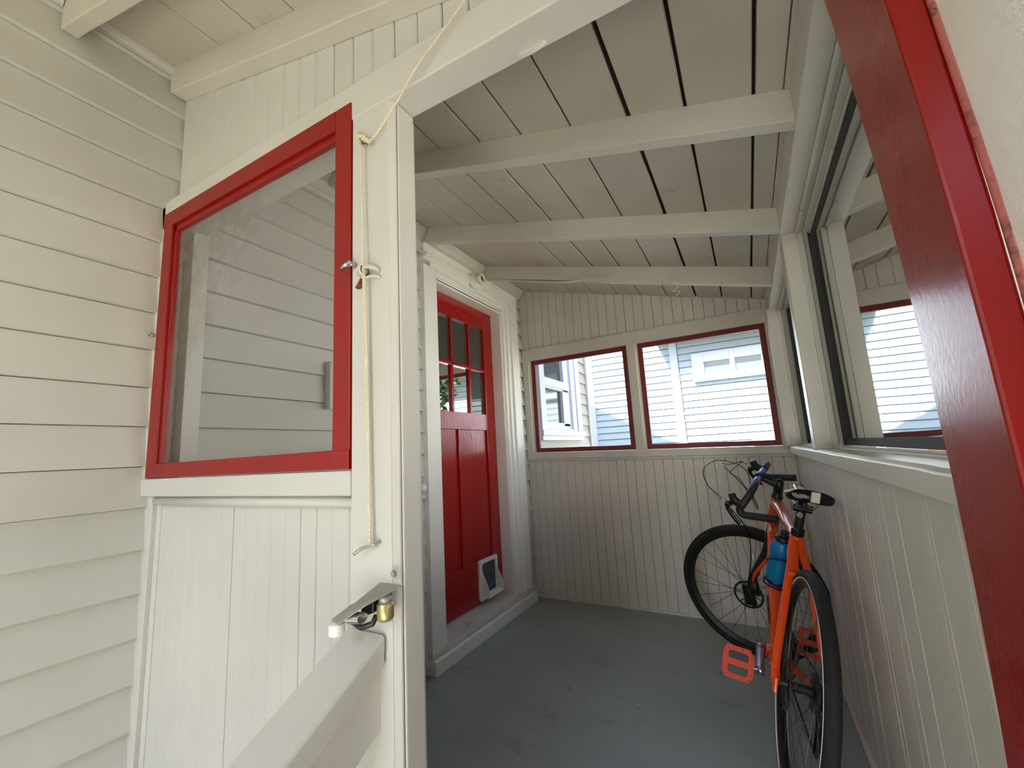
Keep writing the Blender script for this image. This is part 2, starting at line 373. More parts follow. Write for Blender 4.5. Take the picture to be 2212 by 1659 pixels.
mb = MB(); mb.box(.95, .968, YP + .0168, YP + .0182, 0, hz); mb.build('joint', M['dark'], fr)
mb = MB(); mb.box(-.062, .853, YP - .004, YP + .07, 1.008, 1.057); mb.build('sill', M['paint'], fr, bevel=.003)
mb = MB(); mb.box(-.02, .853, YP + .02, YP + .04, .985, 1.009)
mb.tube([(-.015, YP + .024, .993), (.853, YP + .024, .993)], .012, 10); mb.build('moulding_under_sill', M['paint'], fr, smooth=True)
mb = MB(); planks(mb, .028, .845, .052, lambda u: -.6, lambda u: .99, lambda u, n, z: (u, YP + .047 - n, z), gap=.0005, vee=.0022, jitter=.0012)
mb.build('lower_beadboard', M['bead'], fr)
mb = MB(); mb.box(-.01, .86, YP + .045, YP + .06, -.6, .99); mb.build('lower_backing', M['dark'], fr)
mb = MB(); mb.box(-.03, .024, YP + .012, YP + .05, -.6, 1.009); mb.tube([(.027, YP + .034, -.6), (.027, YP + .034, 1.0)], .009, 10); mb.box(-.03, .003, YP, YP + .06, 1.05, 1.93); mb.build('corner_board', M['paint'], fr, bevel=.003)
mb = MB(); mb.box(.0, .05, YP + .062, YP + .11, .0, 1.9); mb.box(.0, .86, YP + .062, YP + .10, 1.84, 1.9); mb.box(.0, .86, YP + .062, YP + .11, 1.0, 1.05); mb.box(-.0, .86, YP + .0615, YP + .10, -.02, .03); mb.build('inner_stud', M['paint'], fr, bevel=.002)

# window 1: red framed screen
w1 = empty('window_1'); tag(w1, 'red framed insect screen window in the front partition', kind='structure')
x0, x1, z0, z1 = .006, .851, 1.0585, 1.882; t = .052
yf = YP - .003
mb = MB(); mb.box(x0, x0 + t, yf, yf + .03, z0, z1 - .045); mb.build('frame_stile', M['red'], w1, bevel=.002)
mb = MB(); mb.box(x1 - t, x1 - .001, yf, yf + .03, z0 + t - .013, z1); mb.build('frame_stile', M['red'], w1, bevel=.002)
mb = MB(); mb.box(x0 + .004, x1 - .003, yf - .001, yf + .029, z0 + .001, z0 + t - .012); mb.build('frame_rail', M['red'], w1, bevel=.002)
mb = MB(); mb.box(x0 - .002, x1 - t, yf - .001, yf + .029, z1 - .05, z1 - .001); mb.build('frame_rail', M['red'], w1, bevel=.002)
mb = MB()  # inner bead
mb.box(x0 + t, x0 + t + .012, yf + .008, yf + .024, z0 + t - .012, z1 - .05); mb.box(x0 + t, x1 - t, yf + .008, yf + .024, z1 - .068, z1 - .05)
mb.build('screen_bead', M['red'], w1, bevel=.002)
mb = MB(); mb.add([(x0 + .03, yf + .02, z0 + .03), (x1 - .03, yf + .02, z0 + .03), (x1 - .03, yf + .02, z1 - .03), (x0 + .03, yf + .02, z1 - .03)], [(0, 1, 2, 3)])
mb.build('insect_screen', M['screen'], w1)
mb = MB(); mb.lathe((.862, YP - .001, 1.484), (.862, YP - .014, 1.484), [(0, .006), (1, .006)], 12); mb.tube([(.866, YP - .016, 1.486), (.850, YP - .02, 1.477), (.838, YP - .018, 1.474)], [.006, .005, .003], 8)
mb.build('turn_button', M['steel'], w1, smooth=True, label='silver turn button on the frame')
mb = MB(); mb.lathe((-.006, YP + .0, 1.487), (-.006, YP - .012, 1.487), [(0, .005), (1, .005)], 10); mb.tube([(-.012, YP - .013, 1.485), (.012, YP - .018, 1.489)], .003, 8)
mb.build('turn_button', M['zinc'], w1, smooth=True)

# ---- right jamb of the doorway and corner outside
jb = MB(); jb.box(1.761, 1.790, YP + .0, YP + .07, -.6, 1.86)
j = jb.build('trim_7', M['paint'], kind='structure', bevel=.003); tag(j, 'cream door jamb at the right side of the porch doorway, behind the open red door')
cb = empty('wall_front_right'); cb.name = 'wall_corner'; tag(cb, 'cream corner boards outside, behind the open red screen door', kind='structure')
mb = MB(); mb.box(1.791, 1.855, YP - .004, YP + .09, -.6, 1.95); mb.build('corner_board', M['paint'], cb, bevel=.003)
mb = MB(); planks(mb, 1.855, 2.09, .13, lambda u: -.6, lambda u: cz(u), lambda u, n, z: (u, YP + .045 - n, z)); mb.build('siding_board', M['clap'], cb)

# ---- back wall
bk = empty('wall_back'); tag(bk, 'cream beadboard back wall of the porch below and above the windows', kind='structure')
BY = YB + .022
mb = MB(); planks(mb, -.01, XW + .005, .064, lambda u: fz(u) - .01, lambda u: 1.03 + sag(u), lambda u, n, z: (u, BY + .012 - n, z), gap=.0006); mb.build('lower_beadboard', M['beadin'], bk)
mb = MB(); planks(mb, -.01, XW + .005, .0665, lambda u: 1.87, lambda u: cz(u) + .01, lambda u, n, z: (u, BY + .012 - n, z), gap=.0008); mb.build('upper_beadboard', M['beadin'], bk)
mb = MB(); mb.box(-.02, 1.9, BY + .013, BY + .05, -.6, 1.0); mb.sbox(-.02, 1.9, BY + .013, BY + .05, lambda x: 1.84, lambda x: cz(x) + .02); mb.build('beadboard_backing', M['dark'], bk)
mb = MB(); mb.sbox(-.005, XW + .01, YB, YB + .10, lambda x: 1.018 + sag(x), lambda x: 1.066 + sag(x)); mb.build('sill', M['trimin'], bk, bevel=.003)
mb = MB(); mb.sbox(-.005, XW + .01, YB + .008, YB + .03, lambda x: 1.002 + sag(x), lambda x: 1.018 + sag(x)); mb.build('apron', M['trimin'], bk, bevel=.003)
mb = MB(); mb.box(-.005, XW + .01, YB + .008, YB + .09, 1.803, 1.888); mb.box(-.005, XW + .01, YB + .002, YB + .012, 1.885, 1.896); mb.build('header', M['trimin'], bk, bevel=.003)
mb = MB(); mb.box(-.005, .05, YB + .008, YB + .09, 1.06, 1.81); mb.box(.05, .062, YB + .03, YB + .09, 1.06, 1.81); mb.build('casing', M['trimin'], bk, bevel=.003)
mb = MB(); mb.box(.848, .908, YB + .006, YB + .09, 1.045, 1.81); mb.box(.84, .92, YB + .03, YB + .09, 1.045, 1.81); mb.build('mullion', M['trimin'], bk, bevel=.003)
mb = MB(); mb.box(1.728, 1.80, YB + .008, YB + .09, 1.02, 1.81); mb.box(1.722, 1.73, YB + .03, YB + .09, 1.02, 1.81); mb.build('casing', M['trimin'], bk, bevel=.003)
bb = MB(); bb.sbox(-.0, XW, BY - .014, BY, lambda x: fz(x) - .002, lambda x: fz(x) + .014); o = bb.build('baseboard_back', M['beadin'], kind='structure', bevel=.003); tag(o, 'thin quarter round strip along the foot of the back wall')
def back_window(n, a, b, label):
    w = empty('window_%d' % n); tag(w, label, kind='structure')
    zt = 1.803; tk = .033; y0, y1 = YB + .034, YB + .06
    zb = lambda x: 1.068 + sag(x)
    for (p, q, nm) in ((a, a + tk, 'frame_stile'), (b - tk, b, 'frame_stile')):
        m = MB(); m.sbox(p, q, y0, y1, zb, lambda x: zt); m.build(nm, M['reddark'], w, bevel=.002)
    m = MB(); m.sbox(a + tk, b - tk, y0, y1, zb, lambda x: zb(x) + tk); m.build('frame_rail', M['reddark'], w, bevel=.002)
    m = MB(); m.sbox(a + tk, b - tk, y0, y1, lambda x: zt - tk, lambda x: zt); m.build('frame_rail', M['reddark'], w, bevel=.002)
    m = MB(); m.add([(a + .01, y1 - .008, zb(a) + .01), (b - .01, y1 - .008, zb(b) + .01), (b - .01, y1 - .008, zt - .01), (a + .01, y1 - .008, zt - .01)], [(0, 1, 2, 3)]); m.build('insect_screen', M['screen_back'], w)
back_window(2, .063, .84, 'red framed screen window in the back wall, the one nearer the house')
back_window(3, .92, 1.722, 'red framed screen window in the back wall, the one nearer the corner')

# ---- right wall
rw = empty('wall_right'); tag(rw, 'cream beadboard right wall of the porch with a long sill and posts', kind='structure')
mb = MB()
ws = [.13, .018, .018, .095, .02, .16, .022, .09, .05, .14, .02, .02, .11]
planks(mb, YP + .07, YB + .03, .09, lambda u: fz(XW) - .02, lambda u: .99, lambda u, n, z: (XW + .012 - n, u, z), gap=.00025, vee=.0014, jitter=.0006, ws=ws)
mb.build('lower_beadboard', M['beadin'], rw)
mb = MB(); mb.box(XW + .013, XW + .09, YP + .07, YB + .06, -.6, 1.0); mb.build('outer_wall', M['clap'], rw)
mb = MB(); K = 40; R = []
for i in range(K + 1):
    y = YP + .07 + (YB - YP - .06) * i / K; w = random.uniform(-.001, .001); w2 = random.uniform(-.0008, .0008)
    R.append([(XR + w, y, .984 + w2), (XR + w, y, 1.02 + w2), (XR + .008, y, 1.026 + w2), (XR + .07, y, 1.026), (1.90, y, 1.022), (1.90, y, .98), (XW, y, .98)])
mb.loft(R); mb.build('sill', M['trimin'], rw, bevel=.002)
mb = MB(); mb.box(1.815, 1.825, .70, 1.90, 1.024, 1.032); mb.box(1.832, 1.842, .70, 1.90, 1.024, 1.036); mb.box(1.815, 1.825, 1.985, 2.99, 1.024, 1.032); mb.box(1.832, 1.842, 1.985, 2.99, 1.024, 1.036); mb.build('sill_ridge', M['white_worn'], rw, bevel=.002)
mb = MB(); mb.box(XR, 1.80, YP + .07, YB + .03, 1.85, 1.975); mb.hexa([(XR, YP + .07, 1.95), (1.96, YP + .07, 1.90), (1.96, YB + .1, 1.90), (XR, YB + .1, 1.95), (XR, YP + .07, 1.965), (1.96, YP + .07, 1.93), (1.96, YB + .1, 1.93), (XR, YB + .1, 1.965)])
mb.build('header', M['trimin'], rw, bevel=.003)
mb = MB(); mb.box(1.80, 1.812, YP + .07, YB, 1.842, 1.95); mb.box(1.812, 1.825, YP + .07, YB, 1.85, 1.95); mb.box(1.825, 1.842, YP + .07, YB, 1.838, 1.95); mb.box(1.842, 1.93, YP + .07, YB + .1, 1.83, 1.93); mb.build('window_stop', M['white_worn'], rw, bevel=.002)
mb = MB(); mb.box(XR + .004, 1.805, 1.90, 1.985, 1.024, 1.852); mb.box(1.805, 1.826, 1.905, 1.98, 1.024, 1.85); mb.box(1.826, 1.93, 1.915, 1.97, 1.02, 1.85); mb.build('post', M['trimin'], rw, bevel=.003)
mb = MB(); mb.box(XR - .015, 1.79, 2.99, YB + .03, 1.024, 1.852); mb.box(1.79, 1.81, 2.995, YB + .03, 1.024, 1.85); mb.box(1.81, 1.93, 3.005, YB + .1, 1.02, 1.85); mb.build('corner_post', M['trimin'], rw, bevel=.003)
mb = MB(); mb.box(1.80, 1.93, YP + .07, .71, 1.02, 1.85); mb.build('post', M['trimin'], rw, bevel=.003)
mb = MB(); mb.tube([(XW - .004, .72, fz(XW) + .012), (XW - .004, YB, fz(XW) + .012)], .014, 10); o = mb.build('baseboard_right', M['beadin'], kind='structure', smooth=True); tag(o, 'worn quarter round strip along the foot of the right wall')
def side_window(n, a, b, label):
    w = empty('window_%d' % n); tag(w, label, kind='structure')
    m = MB(); m.box(1.846, 1.862, a, b, 1.036, 1.060); m.build('frame_rail', M['gasket'], w, bevel=.002)
    m = MB(); m.box(1.846, 1.862, a, b, 1.818, 1.838); m.build('frame_rail', M['gasket'], w)
    for (p, q) in ((a, a + .02), (b - .02, b)):
        m = MB(); m.box(1.84, 1.862, p, q, 1.036, 1.838); m.build('frame_stile', M['gasket'], w)
    m = MB(); m.add([(1.853, a + .01, 1.05), (1.853, b - .01, 1.05), (1.853, b - .01, 1.83), (1.853, a + .01, 1.83)], [(0, 1, 2, 3)]); m.build('clear_sheet', M['plastic'], w)
side_window(4, .71, 1.915, 'clear sheeted window in the right wall, the one nearer the doorway')
side_window(5, 1.97, 3.005, 'clear sheeted window in the right wall, the one near the back corner')

# ---- house door, casing, threshold
cs = empty('trim_8'); tag(cs, 'white moulded casing and worn threshold around the red house door', kind='structure')
mb = MB(); mb.box(-.03, .022, 1.852, 1.965, .085, 2.19); mb.box(-.03, .016, 1.955, 1.977, .085, 2.17); mb.build('side_casing', M['white'], cs, bevel=.003)
mb = MB(); mb.box(-.03, .022, 2.79, 3.0, .085, 2.19)
mb = MB(); mb.box(-.03, .022, 2.888, 3.0, .085, 2.31); mb.box(-.03, .008, 2.845, 2.89, .085, 2.225); mb.box(-.04, -.006, 2.81, 2.847, .085, 2.195); mb.box(-.06, -.02, 2.79, 2.812, .085, 2.17); mb.build('side_casing', M['white'], cs, bevel=.004)
mb = MB(); mb.box(-.03, .022, 1.852, 2.89, 2.225, 2.31); mb.box(-.03, .008, 1.93, 2.847, 2.193, 2.227); mb.box(-.04, -.006, 1.95, 2.812, 2.168, 2.195); mb.box(-.06, -.02, 1.965, 2.79, 2.148, 2.17); mb.box(-.02, .03, 1.848, 3.004, 2.30, 2.318); mb.build('head_casing', M['white'], cs, bevel=.004)
mb = MB(); mb.box(-.14, -.02, 1.956, 1.968, .085, 2.16); mb.box(-.14, -.02, 2.786, 2.80, .085, 2.16); mb.box(-.14, -.02, 1.965, 2.79, 2.138, 2.16); mb.build('jamb', M['white'], cs, bevel=.002)
mb = MB(); mb.hexa([(-.16, 1.96, .0), (.0, 1.96, .0), (.0, 2.80, .0), (-.16, 2.80, .0), (-.16, 1.96, .125), (.0, 1.96, .098), (.0, 2.80, .098), (-.16, 2.80, .125)])
mb.box(-.02, .03, 1.846, 3.008, .07, .095); mb.build('threshold', M['white_worn'], cs, bevel=.004)
mb = MB(); mb.box(-.02, .052, 1.84, 3.02, -.004, .068); mb.build('step_board', M['white'], cs, bevel=.006)

dr = empty('door_1', (-.10, DY0, .13)); tag(dr, 'glossy red house door with six small panes and a pet flap', kind='structure')
def dbox(m, y0, y1, z0, z1, x0=-.045, x1=0): m.box(x0, x1, y0 - DY0, y1 - DY0, z0 - .13, z1 - .13); return m
m = MB(); ly0, ly1 = 1.972, 2.784
dbox(m, ly0, 2.092, .13, 2.135); dbox(m, 2.665, ly1, .13, 2.135); dbox(m, 2.092, 2.665, 1.995, 2.135); dbox(m, 2.092, 2.665, 1.243, 1.36); dbox(m, 2.092, 2.665, .13, .39); dbox(m, 2.31, 2.452, .39, 1.243)
for (a, b) in ((2.262, 2.284), (2.468, 2.490)): dbox(m, a, b, 1.36, 1.995, -.035, -.004)
dbox(m, 2.092, 2.665, 1.668, 1.692, -.035, -.004)
m.build('door_frame', M['redgloss'], dr, bevel=.003)
m = MB(); dbox(m, 2.09, 2.312, .38, 1.25, -.032, -.013); m.build('door_panel', M['redgloss'], dr)
m = MB(); dbox(m, 2.45, 2.667, .38, 1.25, -.032, -.013); m.build('door_panel', M['redgloss'], dr)
cols = ((2.092, 2.262), (2.284, 2.468), (2.490, 2.665)); rows = ((1.36, 1.668), (1.692, 1.995))
for (a, b) in cols:
    for (c, d) in rows:
        m = MB(); m.add([(-.02, a - DY0, c - .13), (-.02, b - DY0, c - .13), (-.02, b - DY0, d - .13), (-.02, a - DY0, d - .13)], [(0, 1, 2, 3)]); m.build('pane', M['pane'], dr)
m = MB(); m.lathe((0, 2.03 - DY0, 1.08 - .13), (.06, 2.03 - DY0, 1.08 - .13), [(0, .025), (.1, .025), (.15, .01), (.5, .01), (.6, .022), (.8, .027), (.95, .018), (1, 0)], 20); m.build('door_knob', M['wht'], dr, smooth=True, label='white door knob')
# pet flap
pf = bpy.data.objects.new('pet_flap', None); COL.objects.link(pf); pf.parent = dr; pf.location = (0, 2.585 - DY0, .265 - .13); pf['label'] = 'white plastic pet flap with a scooped tunnel lip'
def rrect(w, h, r, n=5):
    out = []
    for (cx, cy, a0) in ((w - r, h - r, 0), (-w + r, h - r, 90), (-w + r, -h + r, 180), (w - r, -h + r, 270)):
        for k in range(n + 1):
            a = math.radians(a0 + 90 * k / n); out.append((cx + r * math.cos(a), cy + r * math.sin(a)))
    return out
def ringframe(m, outer, inner, xa, xb):
    A = [(xa, p[0], p[1]) for p in outer]; B = [(xb, p[0], p[1]) for p in outer]; Cc = [(xb, p[0], p[1]) for p in inner]; D = [(xa, p[0], p[1]) for p in inner]
    m.loft([A, B, Cc, D, A], cap=False)
m = MB(); ringframe(m, rrect(.112, .125, .015), rrect(.086, .10, .02), 0, .016); m.build('flap_frame', M['wht'], pf, bevel=.002)
m = MB(); R = []
for i in range(9):   # scoop: side walls that swell outwards below
    a = i / 8; z = .085 - .19 * a; d = .016 + .05 * math.sin(min(a * 1.25, 1) * PI / 2) ** 2
    R.append([(.012, -.096, z), (d, -.094, z), (d, -.089, z), (.012, -.088, z)])
m.loft(R); m.loft([[(p[0], -p[1], p[2]) for p in r] for r in R])
R = []
for i in range(13):
    y = -.092 + .184 * i / 12; R.append([(.012, y, -.10), (.066, y, -.105 + .012 * (1 - (y / .092) ** 2) * 0), (.066, y, -.092), (.03, y, -.085), (.012, y, -.085)])
m.loft(R); m.build('tunnel_lip', M['wht'], pf, bevel=.002)
m = MB(); m.prism(rrect(.084, .098, .02), lambda p: (.004, p[0], p[1]), lambda p: (.008, p[0], p[1])); m.build('flap_window', M['glassdark'], pf)

# dim room behind the door
rm = empty('wall_inner_room'); tag(rm, 'dim room behind the panes of the red door', kind='structure')
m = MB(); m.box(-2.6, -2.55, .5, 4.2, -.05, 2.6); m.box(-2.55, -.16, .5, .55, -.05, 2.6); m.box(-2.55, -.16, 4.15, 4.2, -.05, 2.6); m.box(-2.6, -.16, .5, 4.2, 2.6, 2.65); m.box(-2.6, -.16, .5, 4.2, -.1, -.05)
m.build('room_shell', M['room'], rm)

# ================================================================== OUTSIDE
GZ = -.62
g = MB(); g.add([(-30, -25, GZ), (40, -25, GZ), (40, 40, GZ), (-30, 40, GZ)], [(0, 1, 2, 3)])
gr = g.build('floor_lawn', M['grass'], kind='structure'); tag(gr, 'green lawn around the house')
g = MB(); g.box(.6, 2.4, -9, -.55, GZ, GZ + .03); o = g.build('floor_path', M['concrete'], kind='structure'); tag(o, 'pale concrete path leading up to the porch steps')
g = MB()
for k in range(3):
    g.box(.98, 1.9, -.55 + .36 * k - .0, .58, GZ + .155 * k, GZ + .155 * (k + 1) - .01 * (k == 2))
o = g.build('floor_steps', M['floor'], kind='structure', bevel=.005); tag(o, 'grey painted steps up to the porch doorway')

# neighbour behind
nb = empty('neighbor_house', (0, 7.85, GZ)); tag(nb, 'pale blue grey clapboard house seen through the back windows', 'house')
def nbx(nm, mt, boxes, par=nb, off=(0, 7.85, GZ), **k):
    m = MB()
    for b in boxes: m.box(b[0] - off[0], b[1] - off[0], b[2] - off[1], b[3] - off[1], b[4] - off[2], b[5] - off[2])
    return m.build(nm, mt, par, **k)
nbx('wall', M['slate'], [(-.92, 6.5, 7.88, 8.0, GZ, 2.84), (-1.0, 6.5, 8.0, 14, GZ, 3.0)])
m = MB(); k = 0
for (xa, xb, ph) in ((-.92, .50, .02), (.635, 6.5, 0)):
    z = GZ + .1
    z = 1.085 + ph - 14 * .1168
    while z < 2.84:
        a, b = z, min(z + .1168, 2.84)
        m.hexa([(xa, 7.862 - 7.85, a - GZ), (xb, .012, a - GZ), (xb, .04, a - GZ), (xa, .04, a - GZ), (xa, .028, b - .009 - GZ), (xb, .028, b - .009 - GZ), (xb, .04, b - .009 - GZ), (xa, .04, b - .009 - GZ)])
        z += .1168
m.build('siding', M['nbr'], nb)
nbx('corner_trim', M['nbrtrim'], [(-1.06, -.915, 7.845, 8.0, GZ, 2.84)])
nbx('corner_trim', M['nbrtrim'], [(.50, .625, 7.842, 7.9, GZ, 2.84)])
nbx('eave', M['housetan'], [(.3, 7, 7.5, 8.1, 2.84, 2.88), (.3, 7, 7.47, 7.51, 2.82, 3.0)])
nbx('eave', M['housetan'], [(-1.3, .3, 7.72, 8.1, 3.45, 3.5)])
nbx('wall', M['nbr'], [(-1.0, .6, 7.87, 8.0, 2.84, 3.47)])
m = MB(); m.hexa([(.35, 7.48 - 7.85, 3.0 - GZ), (7, 7.48 - 7.85, 3.0 - GZ), (7, 7.5, 3.0 - GZ), (.35, 7.5, 3.0 - GZ), (.35, 3, 5.2 - GZ), (7, 3, 5.2 - GZ), (7, 3.4, 5.2 - GZ), (.35, 3.4, 5.2 - GZ)]); m.hexa([(-1.3, 7.7 - 7.85, 3.5 - GZ), (.6, 7.7 - 7.85, 3.5 - GZ), (.6, 7.5, 3.5 - GZ), (-1.3, 7.5, 3.5 - GZ), (-1.3, 3, 5.4 - GZ), (.6, 3, 5.4 - GZ), (.6, 3.4, 5.4 - GZ), (-1.3, 3.4, 5.4 - GZ)]); m.build('roof', M['roof'], nb)
def win_front(par, off, xa, xb, za, zb, y, panes, fw=.09):
    f = MB(); f.box(xa - off[0], xb - off[0], y - .03 - off[1], y + .02 - off[1], za - off[2], zb - off[2]); 
    m = MB()
    m.box(xa - off[0], panes[0][0] - off[0], y - .03 - off[1], y + .03 - off[1], za - off[2], zb - off[2]); m.box(panes[-1][1] - off[0], xb - off[0], y - .03 - off[1], y + .03 - off[1], za - off[2], zb - off[2])
    for p, q in zip(panes[:-1], panes[1:]): m.box(p[1] - off[0], q[0] - off[0], y - .03 - off[1], y + .03 - off[1], za - off[2], zb - off[2])
    for p in panes:
        m.box(p[0] - off[0], p[1] - off[0], y - .03 - off[1], y + .03 - off[1], za - off[2], p[2] - off[2]); m.box(p[0] - off[0], p[1] - off[0], y - .03 - off[1], y + .03 - off[1], p[3] - off[2], zb - off[2])
    w = m.build('window', M['nbrtrim'], par, bevel=.004)
    for p in panes:
        q = MB(); q.add([(p[0] - off[0], y - .005 - off[1], p[2] - off[2]), (p[1] - off[0], y - .005 - off[1], p[2] - off[2]), (p[1] - off[0], y - .005 - off[1], p[3] - off[2]), (p[0] - off[0], y - .005 - off[1], p[3] - off[2])], [(0, 1, 2, 3)]); q.build('pane', M['glassdark'], w)
win_front(nb, (0, 7.85, GZ), .846, 2.0, 2.085, 2.57, 7.84, [(1.03, 1.425, 2.2, 2.405), (1.495, 1.875, 2.2, 2.41)])
added_house = empty('neighbor_house', (5.6, 1, GZ)); tag(added_house, 'white sided house added on the right to bounce sunlight into the porch', 'house')  # house put in out of direct view as a bright bounce source
m = MB(); m.box(0, 4, -5, 3.6, 0, 4.2)
m.build('wall', M['sidewhite'], added_house)
m = MB(); z = 0
while z < 4.1: m.hexa([(-.03, -5, z), (.02, -5, z), (.02, 3.6, z), (-.03, 3.6, z), (-.012, -5, z + .118), (.02, -5, z + .118), (.02, 3.6, z + .118), (-.012, 3.6, z + .118)]); z += .12
m.build('siding', M['sidewhite'], added_house)
m = MB(); m.hexa([(-.4, -5.3, 4.1), (4.4, -5.3, 4.1), (4.4, 3.9, 4.1), (-.4, 3.9, 4.1), (1.8, -5.3, 5.6), (2.2, -5.3, 5.6), (2.2, 3.9, 5.6), (1.8, 3.9, 5.6)]); m.build('roof', M['roof'], added_house)
m = MB(); m.box(-.05, .0, -.9, .1, 1.2, 2.5); w_ = m.build('window', M['bwhite'], added_house, bevel=.004)
m = MB(); m.box(-.056, -.05, -.82, .02, 1.28, 2.42); m.build('pane', M['glassdark'], w_)
# low shed roof by the neighbour
sh = empty('garden_shed', (2.4, 6.9, GZ)); tag(sh, 'low grey roofed shed in front of the neighbouring house', 'shed')
m = MB(); m.hexa([(-.85, -.5, 1.62), (1.4, -.5, 1.85), (1.4, .6, 1.9), (-.85, .6, 1.67), (-.85, -.5, 1.64), (1.4, -.5, 1.9), (1.4, .6, 1.95), (-.85, .6, 1.69)]); m.build('roof', M['roof'], sh)
m = MB(); m.hexa([(-.8, -.45, 0), (1.35, -.45, 0), (1.35, .55, 0), (-.8, .55, 0), (-.8, -.45, 1.62), (1.35, -.45, 1.85), (1.35, .55, 1.88), (-.8, .55, 1.65)]); m.build('wall', M['nbrtrim'], sh)

# our own house: bump-out window beyond the porch
w = empty('window_6'); tag(w, 'white double sash window in the tan house wall beyond the porch', kind='structure')
m = MB(); m.box(-.03, .028, 3.35, 3.455, 1.25, 2.6); m.box(-.03, .028, 4.25, 4.37, 1.25, 2.6); m.box(-.03, .028, 3.455, 4.25, 2.45, 2.6); m.box(-.03, .045, 3.33, 4.40, 1.205, 1.252); m.box(-.03, .03, 3.345, 4.385, 1.165, 1.207); m.build('window_casing', M['bwhite'], w, bevel=.003)
m = MB(); m.box(-.07, -.01, 3.455, 3.50, 1.25, 2.46); m.box(-.07, .015, 4.14, 4.25, 1.25, 2.46); m.box(-.07, -.01, 4.00, 4.14, 1.25, 2.46); m.box(-.07, .01, 3.455, 4.25, 1.25, 1.275); m.build('track', M['bwhite'], w, bevel=.003)
m = MB(); m.box(-.05, .0, 3.48, 4.08, 1.275, 1.33); m.box(-.05, .0, 3.48, 4.08, 1.64, 1.675); m.box(-.05, .0, 3.48, 3.52, 1.3, 1.66); m.box(-.05, .0, 3.93, 4.08, 1.3, 1.66); m.build('lower_sash', M['bwhite'], w, bevel=.003)
m = MB(); m.box(-.05, .008, 3.455, 4.1, 1.66, 1.735); m.box(-.05, .004, 3.455, 3.50, 1.66, 2.46); m.box(-.05, .004, 3.97, 4.08, 1.66, 2.46); m.box(-.05, .004, 3.455, 4.1, 2.40, 2.46); m.build('upper_sash', M['bwhite'], w, bevel=.003)
m = MB(); m.add([(-.03, 3.5, 1.32), (-.03, 4.0, 1.32), (-.03, 4.0, 2.42), (-.03, 3.5, 2.42)], [(0, 1, 2, 3)]); m.build('window_pane', M['glassdark'], w)
# upper storey mass and roof of our house (shades the porch)
hm = MB(); hm.box(-7, -.16, -4, -3.0, GZ, 4.6); hm.box(-7, -.16, -3.2, 4.72, 4.2, 4.6); hm.box(-7, -2.7, -3.2, 4.72, GZ, 4.2); hm.box(-2.7, -.16, -3.2, .5, GZ, 4.2); hm.box(-2.7, -.16, 4.25, 4.72, GZ, 4.2); 
o = hm.build('wall_house_body', M['clap'], kind='structure'); tag(o, 'body of the cream house behind its porch wall')
hr = MB(); hr.hexa([(.25, -4.2, 4.35), (.25, 4.9, 4.35), (-3.5, 4.9, 6.4), (-3.5, -4.2, 6.4), (.25, -4.2, 4.5), (.25, 4.9, 4.5), (-3.5, 4.9, 6.55), (-3.5, -4.2, 6.55)])
hr.hexa([(-7.2, -4.2, 4.35), (-7.2, 4.9, 4.35), (-3.5, 4.9, 6.4), (-3.5, -4.2, 6.4), (-7.2, -4.2, 4.5), (-7.2, 4.9, 4.5), (-3.5, 4.9, 6.55), (-3.5, -4.2, 6.55)])
o = hr.build('ceiling_house_roof', M['roof'], kind='structure'); tag(o, 'grey shingle roof of the cream house')

# trees and hedge on the right; three in front are added, unseen, cutting skylight
def tree(loc, h, r, n, label, group, seed, low=.25):
    R = random.Random(seed); t = empty('tree', loc); tag(t, label, 'tree', group)
    m = MB(); m.tube([(0, 0, 0), (.05, .02, h * .4), (0, .05, h * .75)], [.11, .08, .03], 8); m.build('trunk', M['bark'], t, smooth=True)
    m = MB()
    for k in range(n):
        a = R.uniform(0, 2 * PI); q = math.sqrt(R.random()); z = R.random()
        rr = r * q * (math.sin(PI * (z * .85 + .12)) ** .6)
        c = Vector((rr * math.cos(a), rr * math.sin(a), low + z * (h - low)))
        u = Vector((R.gauss(0, 1), R.gauss(0, 1), R.gauss(0, 1))).normalized(); v = u.orthogonal().normalized(); s = R.uniform(.05, .11)
        m.add([c - u * s, c - v * s * .5, c + u * s, c + v * s * .5], [(0, 1, 2, 3)])
    m.build('foliage', M['leaf'], t)
for i, (x, y, h, r, lo) in enumerate([(3.1, 5.6, 5.2, .9, 2.4), (5.2, 6.0, 5.4, .95, 2.2), (4.1, -2.2, 4.2, 1.2, .1), (2.9, -4.4, 4.0, 1.2, .1), (-.2, -6.2, 4.2, 1.3, .1)]):
    tree((x, y, GZ), h, r, 5000, ['tree nearest the shed, seen dimly through the right window', 'tree to the right of the shed', 'bushy tree added beside the porch steps to block skylight', 'bushy tree added right of the front path to block skylight', 'bushy tree added left of the front path to block skylight'][i], 'trees in the side garden', i + 3, lo)

